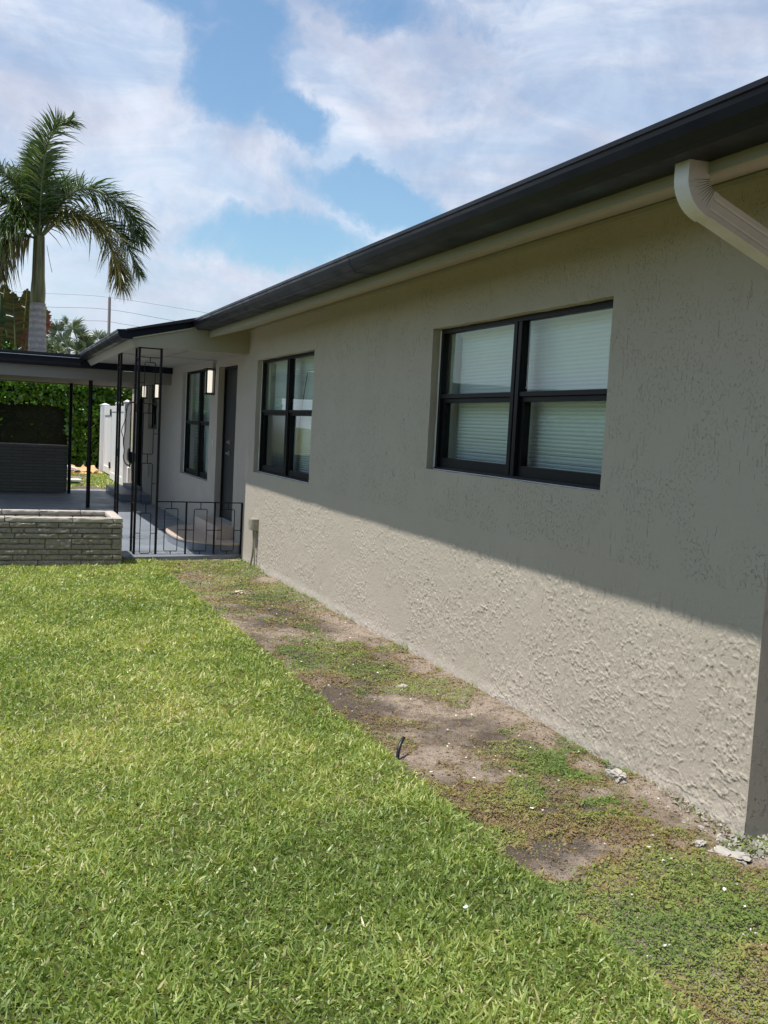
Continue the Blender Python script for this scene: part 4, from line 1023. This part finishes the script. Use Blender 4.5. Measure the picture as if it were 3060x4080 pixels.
big_leaf(bp2, (-2.65, 33.8, 4.7), (-2.56, 33.8, 5.68), .30, 'olive_big_leaf', seed=5)
big_leaf(bp2, (-3.2, 33.5, 3.4), (-3.1, 33.5, 5.1), .36, 'green_big_leaf', seed=7)
big_leaf(bp2, (-2.9, 33.0, 3.2), (-2.75, 33.0, 4.4), .30, 'olive_big_leaf', seed=9)
# shrub mass under them
def shrub(name, label, cx, cy, zc, rx, ry, rz, n, size, m='hedge_leaves', core=True, group=None):
    t = thing(name, label, 'shrub', group)
    v = unit(rng.normal(0, 1, (n, 3))); r_ = rng.uniform(.55, 1.05, n)**.6*(1+.35*(fbm(v[:, 0]*3+cx, v[:, 2]*3, 1.5, 3)-.5))
    P = np.stack([cx+v[:, 0]*rx*r_, cy+v[:, 1]*ry*r_, zc+v[:, 2]*rz*r_], -1); P = P[P[:, 2] > -.1]; v = v[:len(P)]; k = len(P)
    D = unit(v + rng.normal(0, .6, (k, 3)) + np.array([0, 0, .3])); S = unit(np.cross(D, rng.normal(0, 1, (k, 3))))
    L = rng.uniform(*size, k); blades('foliage', P, D, S, L, L*.38, L*.3, np.clip(rng.normal(.4, .25, k), 0, 1), m, t, ws=(.2, 1, .8, .1))
    c = MB(); c.tube([(cx, cy, -.2), (cx, cy, zc*.6), (cx+.1, cy, zc+rz*.4)], [.06, .05, .02], 8)
    for a in range(7): an = a*.9; c.tube([(cx, cy, zc*.4+.1*a), (cx+math.cos(an)*rx*.6, cy+math.sin(an)*ry*.6, zc+rz*.35)], [.03, .01], 6)
    c.build('stem', 'hedge_core', t)
shrub('leafy_shrub', 'dense dark shrub under the tattered banana leaves', -2.6, 34.4, 2.2, 1.0, .7, 2.0, 4200, (.12, .30))
shrub('leafy_shrub', 'fine leaved green shrub between the palm trunk and the fan palms', -.9, 36.5, 2.15, .85, .7, 1.9, 4000, (.10, .26), 'fan_leaves')
shrub('leafy_shrub', 'low green shrub showing just above the porch gutter, right of the fan palms', .55, 37.5, 1.95, 1.0, .7, 2.0, 4200, (.10, .26), 'fan_leaves')

# ------------------------------------------------------------------ fan palms
def fan(parent, hub, dirv, rad, nseg=42, spread=300, m='fan_leaves', droop=.25, tilt=None):
    H = np.array(hub, float); d = unit(np.array(dirv, float)); nrm = unit(np.array(tilt if tilt is not None else (rng.normal(0, .5), -1., rng.normal(.1, .4))))
    s_ = unit(np.cross(d, nrm)); an = np.radians(np.linspace(-spread/2, spread/2, nseg)+rng.normal(0, 2, nseg))
    D = unit(d*np.cos(an)[:, None] + s_*np.sin(an)[:, None] + nrm*.15)
    P = H + D*.02; S = unit(np.cross(D, nrm)); L = rad*(1-.25*np.abs(an)/math.pi)*rng.uniform(.85, 1.05, nseg)
    blades('fan_leaf', P, D, S, L, np.full(nseg, rad*.075), L*droop*rng.uniform(.5, 1.5, nseg), np.clip(rng.normal(.5, .25, nseg), 0, 1), m, parent, ts=(0, .45, .75, 1), ws=(.12, .95, .5, .03))
def fan_palm(label, x, y, z0, z1, fans_, rad):
    t = thing('fan_palm', label, 'palm tree', 'fan palms behind the carport roof')
    MB().tube([(x, y, -.2), (x+.03, y, z0*.6), (x, y, z0)], [.16, .12, .10], 10).build('trunk', 'palm_trunk', t, True)
    for (dx, dz, rr) in fans_:
        dy = rng.uniform(-.4, .4); hub = (x+dx, y+dy, z0+dz); s_ = MB().tube(smooth([(x, y, z0-.1), (x+dx*.5, y+dy*.5, z0+dz*.62), hub], 4), .014, 5).build('leaf_stalk', 'stalk', t)
        fan(s_, hub, (dx*.9, dy, dz*.6+.12), rad*rr*1.2, spread=rng.uniform(200, 300))
fan_palm('large grey green fan palm, nearest the palm trunk', -.30, 38, 4.0, 0, [(-.38, .62, .55), (.12, .75, .7), (.40, .5, .6), (-.55, .3, .6), (.6, .25, .65), (-.2, .3, .55), (.3, -.05, .6), (-.5, -.1, .55), (.0, .1, .5), (.75, .05, .5), (-.1, .95, .45)], .85)
fan_palm('smaller green fan palm beside the utility pole, half behind the porch gutter', .88, 39.5, 3.9, 0, [(.35, .62, .6), (.05, .7, .55), (-.35, .5, .55), (.5, .25, .5), (-.55, .2, .5), (-.1, .2, .5), (.25, -.1, .5)], .85)

# ------------------------------------------------------------------ utility pole and wires
up_ = thing('utility_pole', 'distant bare grey utility pole rising behind the fan palms', 'utility pole')
MB().tube([(6.85, 90, -.2), (6.80, 90, 12.10)], [.155, .125], 14).build('pole', 'pole_wood', up_, True)
MB().tube([(6.80, 90, 12.10), (6.80, 90, 12.28)], .05, 8).build('insulator', 'grey_plastic', up_)
for i, (lab, P_) in enumerate((('thin wire at the very top of the distant utility pole', [(-25, 90, 12.9), (-3.3, 90, 11.9), (1.309, 90, 11.95), (6.70, 90, 12.14), (14.968, 90, 11.635), (25.931, 90, 10.9), (60, 90, 11.5)]),
    ('middle wire crossing the distant utility pole', [(-25, 90, 11.9), (-3.283, 90, 10.75), (1.655, 90, 10.80), (6.70, 90, 11.067), (13.276, 90, 10.529), (25.991, 90, 9.5), (60, 90, 10.5)]),
    ('lowest wire crossing the distant utility pole', [(-25, 90, 10.9), (-3.267, 90, 9.7), (4.069, 90, 9.873), (6.69, 90, 10.0), (9.832, 90, 9.753), (26.026, 90, 8.6), (60, 90, 9.6)]))):
    o = MB().tube(smooth([(x, 90.2, z) for x, y, z in P_], 6), .015 if i else .011, 5).build('overhead_wire', 'wire', None, True); tag(o, lab, 'wire', 'overhead wires')
nh = thing('neighbour_house', 'sliver of a neighbouring grey roof between the hedge top and the carport', 'house')
MB().box(-6, 5, 46, 54, -.1, 2.3).build('wall', 'neighbour_wall', nh)
MB().prism([(45.6, 2.3), (54.4, 2.3), (50, 3.2)], 'x', -6.4, 5.4).build('roof', 'neighbour_roof', nh)

# ------------------------------------------------------------------ lawn
EDGE = lambda y: -1.10 + .055*np.sin(y*1.7) * 0 + .05*(vnoise(y, y*0, 1.6, 3)-.5) + .05*(vnoise(y, y*0, 7, 5)-.5)
def lawn_pts(x0, x1, y0, y1, dens):
    n = int((x1-x0)*(y1-y0)*dens); return rng.uniform(x0, x1, n), rng.uniform(y0, y1, n)
parts_ = [lawn_pts(-3.6, -1.0, 1.5, 3.2, 16500), lawn_pts(-4.2, -1.0, 3.2, 5, 12500), lawn_pts(-4.4, -1.0, 5, 7.5, 7000), lawn_pts(-4.8, -.85, 7.5, 11.6, 4800), lawn_pts(-7.5, -4.4, 1.5, 11.2, 700), lawn_pts(-1.5, 0.0, 9.6, 11.75, 1500)]
gx = np.concatenate([p[0] for p in parts_]); gy = np.concatenate([p[1] for p in parts_])
strip_far = gx > EDGE(gy)
keep = ((gx < EDGE(gy) + .03*rng.normal(0, 1, len(gx)).clip(-1, 1)) & ((gy < 11.2) | (gx > -1.53))) | ((gy > 10.9) & (gy < 11.62+.16*(gx+1.5)/1.5) & (gx > -1.50) & (rng.uniform(0, 1, len(gx)) < .6))
keep &= ~((gx > EDGE(gy)) & (gy < 10.9) & False)
gx, gy = gx[keep], gy[keep]; n = len(gx)
gz = zground(gx, gy) + .012*(fbm(gx, gy, 9, 17)-.3)
az = rng.uniform(0, 2*math.pi, n); tilt = np.abs(rng.normal(.85, .38, n)).clip(0.05, 1.5)
D = np.stack([np.cos(az)*np.sin(tilt), np.sin(az)*np.sin(tilt), np.cos(tilt)], -1)
clump = fbm(gx, gy, 5, 12); patchn = fbm(gx, gy, 1.1, 14)
L = rng.uniform(.022, .060, n)*(.55+.9*clump)
dist = np.hypot(gx+3, gy)
W = rng.uniform(.0038, .0082, n)*np.clip(dist/4.5, 1, 1.8)
S = unit(np.cross(D, np.stack([np.cos(az+rng.normal(0, 1, n)), np.sin(az+rng.normal(0, 1, n)), rng.normal(0, .4, n)], -1)))
rnd = np.clip(.42 + .10*np.clip((gy-3.5)/4, 0, 1) + .45*(clump-.5) + .75*(patchn-.5) + rng.normal(0, .19, n) + (rng.uniform(0, 1, n) < .08)*.5, 0, 1)
tag(blades('lawn_grass', np.stack([gx, gy, gz-.004], -1), D, S, L, W, L*rng.uniform(.05, .5, n), rnd, 'grass_blades', ts=(0, .5, 1), ws=(.75, 1, .15)), 'thick bright green mown lawn grass', 'grass', None, 'stuff')
# rough grass behind the carport
gx, gy = lawn_pts(-6, .3, 22.25, 29.9, 420); n = len(gx); az = rng.uniform(0, 6.28, n); tilt = np.abs(rng.normal(.6, .35, n)).clip(.05, 1.4)
bare = fbm(gx, gy, 1.7, 21) + np.clip((23.6-gy)/3, 0, .4) < .56
gx, gy, az, tilt = gx[bare], gy[bare], az[bare], tilt[bare]; n = len(gx)
D = np.stack([np.cos(az)*np.sin(tilt), np.sin(az)*np.sin(tilt), np.cos(tilt)], -1); L = rng.uniform(.05, .13, n)
tag(blades('back_grass', np.stack([gx, gy, zground(gx, gy)], -1), D, unit(np.cross(D, rng.normal(0, 1, (n, 3)))), L, L*.22, L*.3, np.clip(rng.normal(.45, .25, n), 0, 1), 'grass_blades'), 'sparse rough grass between the carport slab and the hedge', 'grass', None, 'stuff')

# ------------------------------------------------------------------ weedy strip along the wall
def weeds(x0, x1, y0, y1, dens, size):
    n = int((x1-x0)*(y1-y0)*dens); x = rng.uniform(x0, x1, n); y = rng.uniform(y0, y1, n)
    cover = fbm(x, y, 1.7, 31, 5)*.62 + fbm(x, y, 6, 33, 3)*.38
    cover = cover + .10*np.clip((3.6-y)/1.2, 0, 1) + .13*np.clip((y-8.2)/2, 0, 1) - .10*np.exp(-((x+.10)/.14)**2)
    p = np.clip((cover-.41)/.08, 0.12, 1)
    k = (rng.uniform(0, 1, n) < p) & (x > EDGE(y)-.02) & (x < -.015)
    return x[k], y[k], cover[k]
A1 = weeds(-1.15, 0, 1.6, 4.2, 52000, 1); A2 = weeds(-1.15, 0, 4.2, 7, 21000, 1); A3 = weeds(-1.2, 0, 7, 11.6, 9000, 1)
wx = np.concatenate([A1[0], A2[0], A3[0]]); wy = np.concatenate([A1[1], A2[1], A3[1]]); cv = np.concatenate([A1[2], A2[2], A3[2]]); n = len(wx)
az = rng.uniform(0, 6.283, n); tilt = rng.uniform(.7, 1.5, n); D = np.stack([np.cos(az)*np.sin(tilt), np.sin(az)*np.sin(tilt), np.cos(tilt)], -1)
L = rng.uniform(.0045, .0125, n)*np.where(rng.uniform(0, 1, n) < .06, 2.2, 1.)*(1+.5*np.clip((wy-5)/4, 0, 1)); W = L*rng.uniform(.25, .55, n)
S = unit(np.cross(D, np.array([0, 0, 1.])+rng.normal(0, .35, (n, 3))))
brown = fbm(wx, wy, 2.6, 41)
rnd = np.clip(.36 + 1.9*(brown-.46) + rng.normal(0, .17, n), 0, .93)
rnd = np.where((cv < .51) & (rng.uniform(0, 1, n) < .65), rng.uniform(.7, .93, n), rnd)
rnd = np.where((wx > -.13) & (wy < 3.6) & (rng.uniform(0, 1, n) < .7), 1., rnd)
tag(blades('weed_cover', np.stack([wx, wy, zground(wx, wy)+rng.uniform(0, .014, n)*np.clip((cv-.45)*12, 0, 1)], -1), D, S, L, W, L*.2, rnd, 'weed_leaves', ts=(0, .45, .8, 1), ws=(.4, 1, .8, .15)), 'low patchy weeds creeping over bare soil along the wall foot', 'weeds', None, 'stuff')
# paint-splashed leaf litter at the wall foot near the corner
n = 2600; x = rng.uniform(-.16, .5, n); y = np.where(rng.uniform(0, 1, n) < .5, rng.uniform(2.86, 3.02, n), rng.uniform(2.9, 3.75, n)); k = (x < -.005) | (y < 3.01); x, y = x[k], y[k]; k = (y < 3.05) | (x > -.10*np.clip((3.8-y)/.6, 0.15, 1)+.02*rng.normal(0, 1, len(x))); x, y = x[k], y[k]; n = len(x)
az = rng.uniform(0, 6.283, n); tilt = rng.uniform(.3, 1.4, n); D = np.stack([np.cos(az)*np.sin(tilt), np.sin(az)*np.sin(tilt), np.cos(tilt)], -1); L = rng.uniform(.015, .038, n)
tag(blades('paint_splashed_litter', np.stack([x, y, zground(np.minimum(x, .2), y)+.004], -1), D, unit(np.cross(D, rng.normal(0, 1, (n, 3)))), L, L*.38, L*.3, np.where(rng.uniform(0, 1, n) < .75, 1., .3), 'weed_leaves'), 'leaf litter and weeds splashed pale with paint at the wall corner foot', 'leaf litter', None, 'stuff')
# crumbs of soil
n = 9000; x = rng.uniform(-1.1, -.02, n); y = 1.7 + 7.5*rng.uniform(0, 1, n)**1.4; q = rng.uniform(.0015, .0045, n)*np.where(rng.uniform(0, 1, n) < .05, 2.2, 1)
c0 = np.stack([x, y, zground(x, y)+q*.3], -1); octv = np.array([(1, 0, 0), (0, 1, 0), (-1, 0, 0), (0, -1, 0), (0, 0, .8), (0, 0, -.8)], float)
vv = (c0[:, None, :] + octv[None]*q[:, None, None]*rng.uniform(.6, 1.3, (n, 6, 1))).reshape(-1, 3)
ff = (np.arange(n)[:, None, None]*6 + np.array([(0, 1, 4), (1, 2, 4), (2, 3, 4), (3, 0, 4), (1, 0, 5), (2, 1, 5), (3, 2, 5), (0, 3, 5)])[None]).reshape(-1, 3)
me = bpy.data.meshes.new('soil_crumbs'); me.from_pydata(vv.tolist(), [], ff.tolist()); me.update()
tag(finish(me, 'soil_crumbs', 'soil', None), 'loose crumbs of soil on the bare strip along the wall', 'soil', None, 'stuff')
# grass tufts here and there
tx, ty = [], []
for (cx, cy, k_, r_) in ((-.05, 6.55, 14, .02), (-.03, 10.9, 40, .10), (-.45, 2.75, 26, .05), (-.3, 10.7, 30, .2), (-.75, 2.6, 26, .06), (-.6, 4.0, 20, .08), (-.35, 5.6, 20, .08)):
    tx += list(rng.normal(cx, r_, k_)); ty += list(rng.normal(cy, r_*1.2, k_))
tx, ty = np.minimum(np.array(tx), -.01), np.array(ty); n = len(tx); az = rng.uniform(0, 6.28, n); tilt = np.abs(rng.normal(.35, .3, n)); D = np.stack([np.cos(az)*np.sin(tilt), np.sin(az)*np.sin(tilt), np.cos(tilt)], -1); L = rng.uniform(.04, .10, n)
tag(blades('grass_tufts', np.stack([tx, ty, zground(tx, ty)], -1), D, unit(np.cross(D, rng.normal(0, 1, (n, 3)))), L, np.full(n, .005), L*.25, rng.uniform(.05, .6, n), 'grass_blades'), 'scattered taller grass tufts at the wall foot', 'grass', None, 'stuff')

# ------------------------------------------------------------------ rubble, flakes, pipe
def rock(name, label, cat, x, y, sx, sy, sz, m, seed=0, rot=0., sink=.3, n=20):
    mb = MB(); r_ = np.random.default_rng(seed); P = []
    for j in range(n+1):
        ph = math.pi*j/n
        for i in range(2*n):
            a = math.pi*i/n; vx, vy, vz = math.sin(ph)*math.cos(a), math.sin(ph)*math.sin(a), math.cos(ph)
            e = .75; f = lambda q: math.copysign(abs(q)**e, q)
            k = 1+1.1*(float(fbm(vx*2+seed, vy*2+vz*1.5, 1.9, seed % 5))-.5)
            xx, yy, zz = f(vx)*sx*k, f(vy)*sy*k, f(vz)*sz*k
            P.append((x+xx*math.cos(rot)-yy*math.sin(rot), y+xx*math.sin(rot)+yy*math.cos(rot), float(zground(x, y))+sz*(1-2*sink)+zz))
    mb.v = P; w_ = 2*n
    for j in range(n):
        for i in range(w_): mb.f.append((j*w_+i, (j+1)*w_+i, (j+1)*w_+(i+1) % w_, j*w_+(i+1) % w_))
    return tag(mb.build(name, m, None, True), label, cat)
rock('concrete_slab_piece', 'flat broken pale concrete piece in the weeds near the wall corner', 'rubble', -.205, 2.885, .075, .052, .014, 'pale_concrete', 3, -.9)
rock('concrete_slab_piece', 'small pale concrete chip beside the flat broken piece', 'rubble', -.272, 2.985, .030, .020, .010, 'pale_concrete', 5, .3)
rock('limestone_rock', 'knobbly pale rock resting against the wall foot', 'rock', -.125, 3.75, .030, .055, .026, 'pale_concrete', 7, .1, .2)
rock('limestone_rock', 'dark small clod behind the knobbly pale rock', 'rock', -.06, 3.88, .018, .03, .014, 'mortar', 9, .1, .2)
rock('limestone_rock', 'small pale rock in the middle of the bare soil', 'rock', -.45, 5.62, .045, .035, .012, 'pale_concrete', 11, .3)
rock('limestone_rock', 'pinkish white rock on the thin grass near the junction box', 'rock', -.62, 9.35, .05, .05, .022, 'travertine', 12, .3)
o = MB().tube(smooth([(-1.045, 4.31, -.05), (-1.035, 4.325, -.005), (-1.015, 4.345, .025), (-.990, 4.37, .042)], 5), .0095, 12).build('pipe_stub', 'black_rubber', None, True)
tag(o, 'short black pipe stub poking out of the soil at the lawn edge', 'pipe')
fl = MB()
def flake(x, y, s_, on=0.):
    n = len(fl.v); z = float(zground(x, y))+.006+on; a = random.uniform(0, 3); k = random.choice((4, 5))
    for i in range(k): q = a+2*math.pi*i/k; r_ = s_*random.uniform(.5, 1.1); fl.v.append((x+math.cos(q)*r_, y+math.sin(q)*r_*.8, z+random.uniform(0, .006)))
    fl.f.append(tuple(range(n, n+k)))
for i in range(230):
    y = random.uniform(2.0, 10.8); x = random.uniform(-1.12, -.05)
    if random.random() < .35: x = random.gauss(-.45, .15)
    flake(min(-.03, x), y, random.choice((.003, .004, .005, .007, .010)), .006)
for (x, y, s_) in ((-1.504, 2.675, .013), (-.98, 4.05, .012), (-.80, 3.95, .010), (-1.9, 3.6, .007), (-2.3, 9.6, .012), (-2.0, 9.9, .010), (-1.5, 10.0, .012), (-1.9, 10.5, .010), (-.72, 3.55, .012), (-.42, 3.1, .011)): flake(x, y, s_, .05 if x < -1.1 else .008)
tag(fl.build('white_flakes', 'flake_white', None), 'small white paint flakes and fallen petals scattered over soil and grass', 'flakes', None, 'stuff')
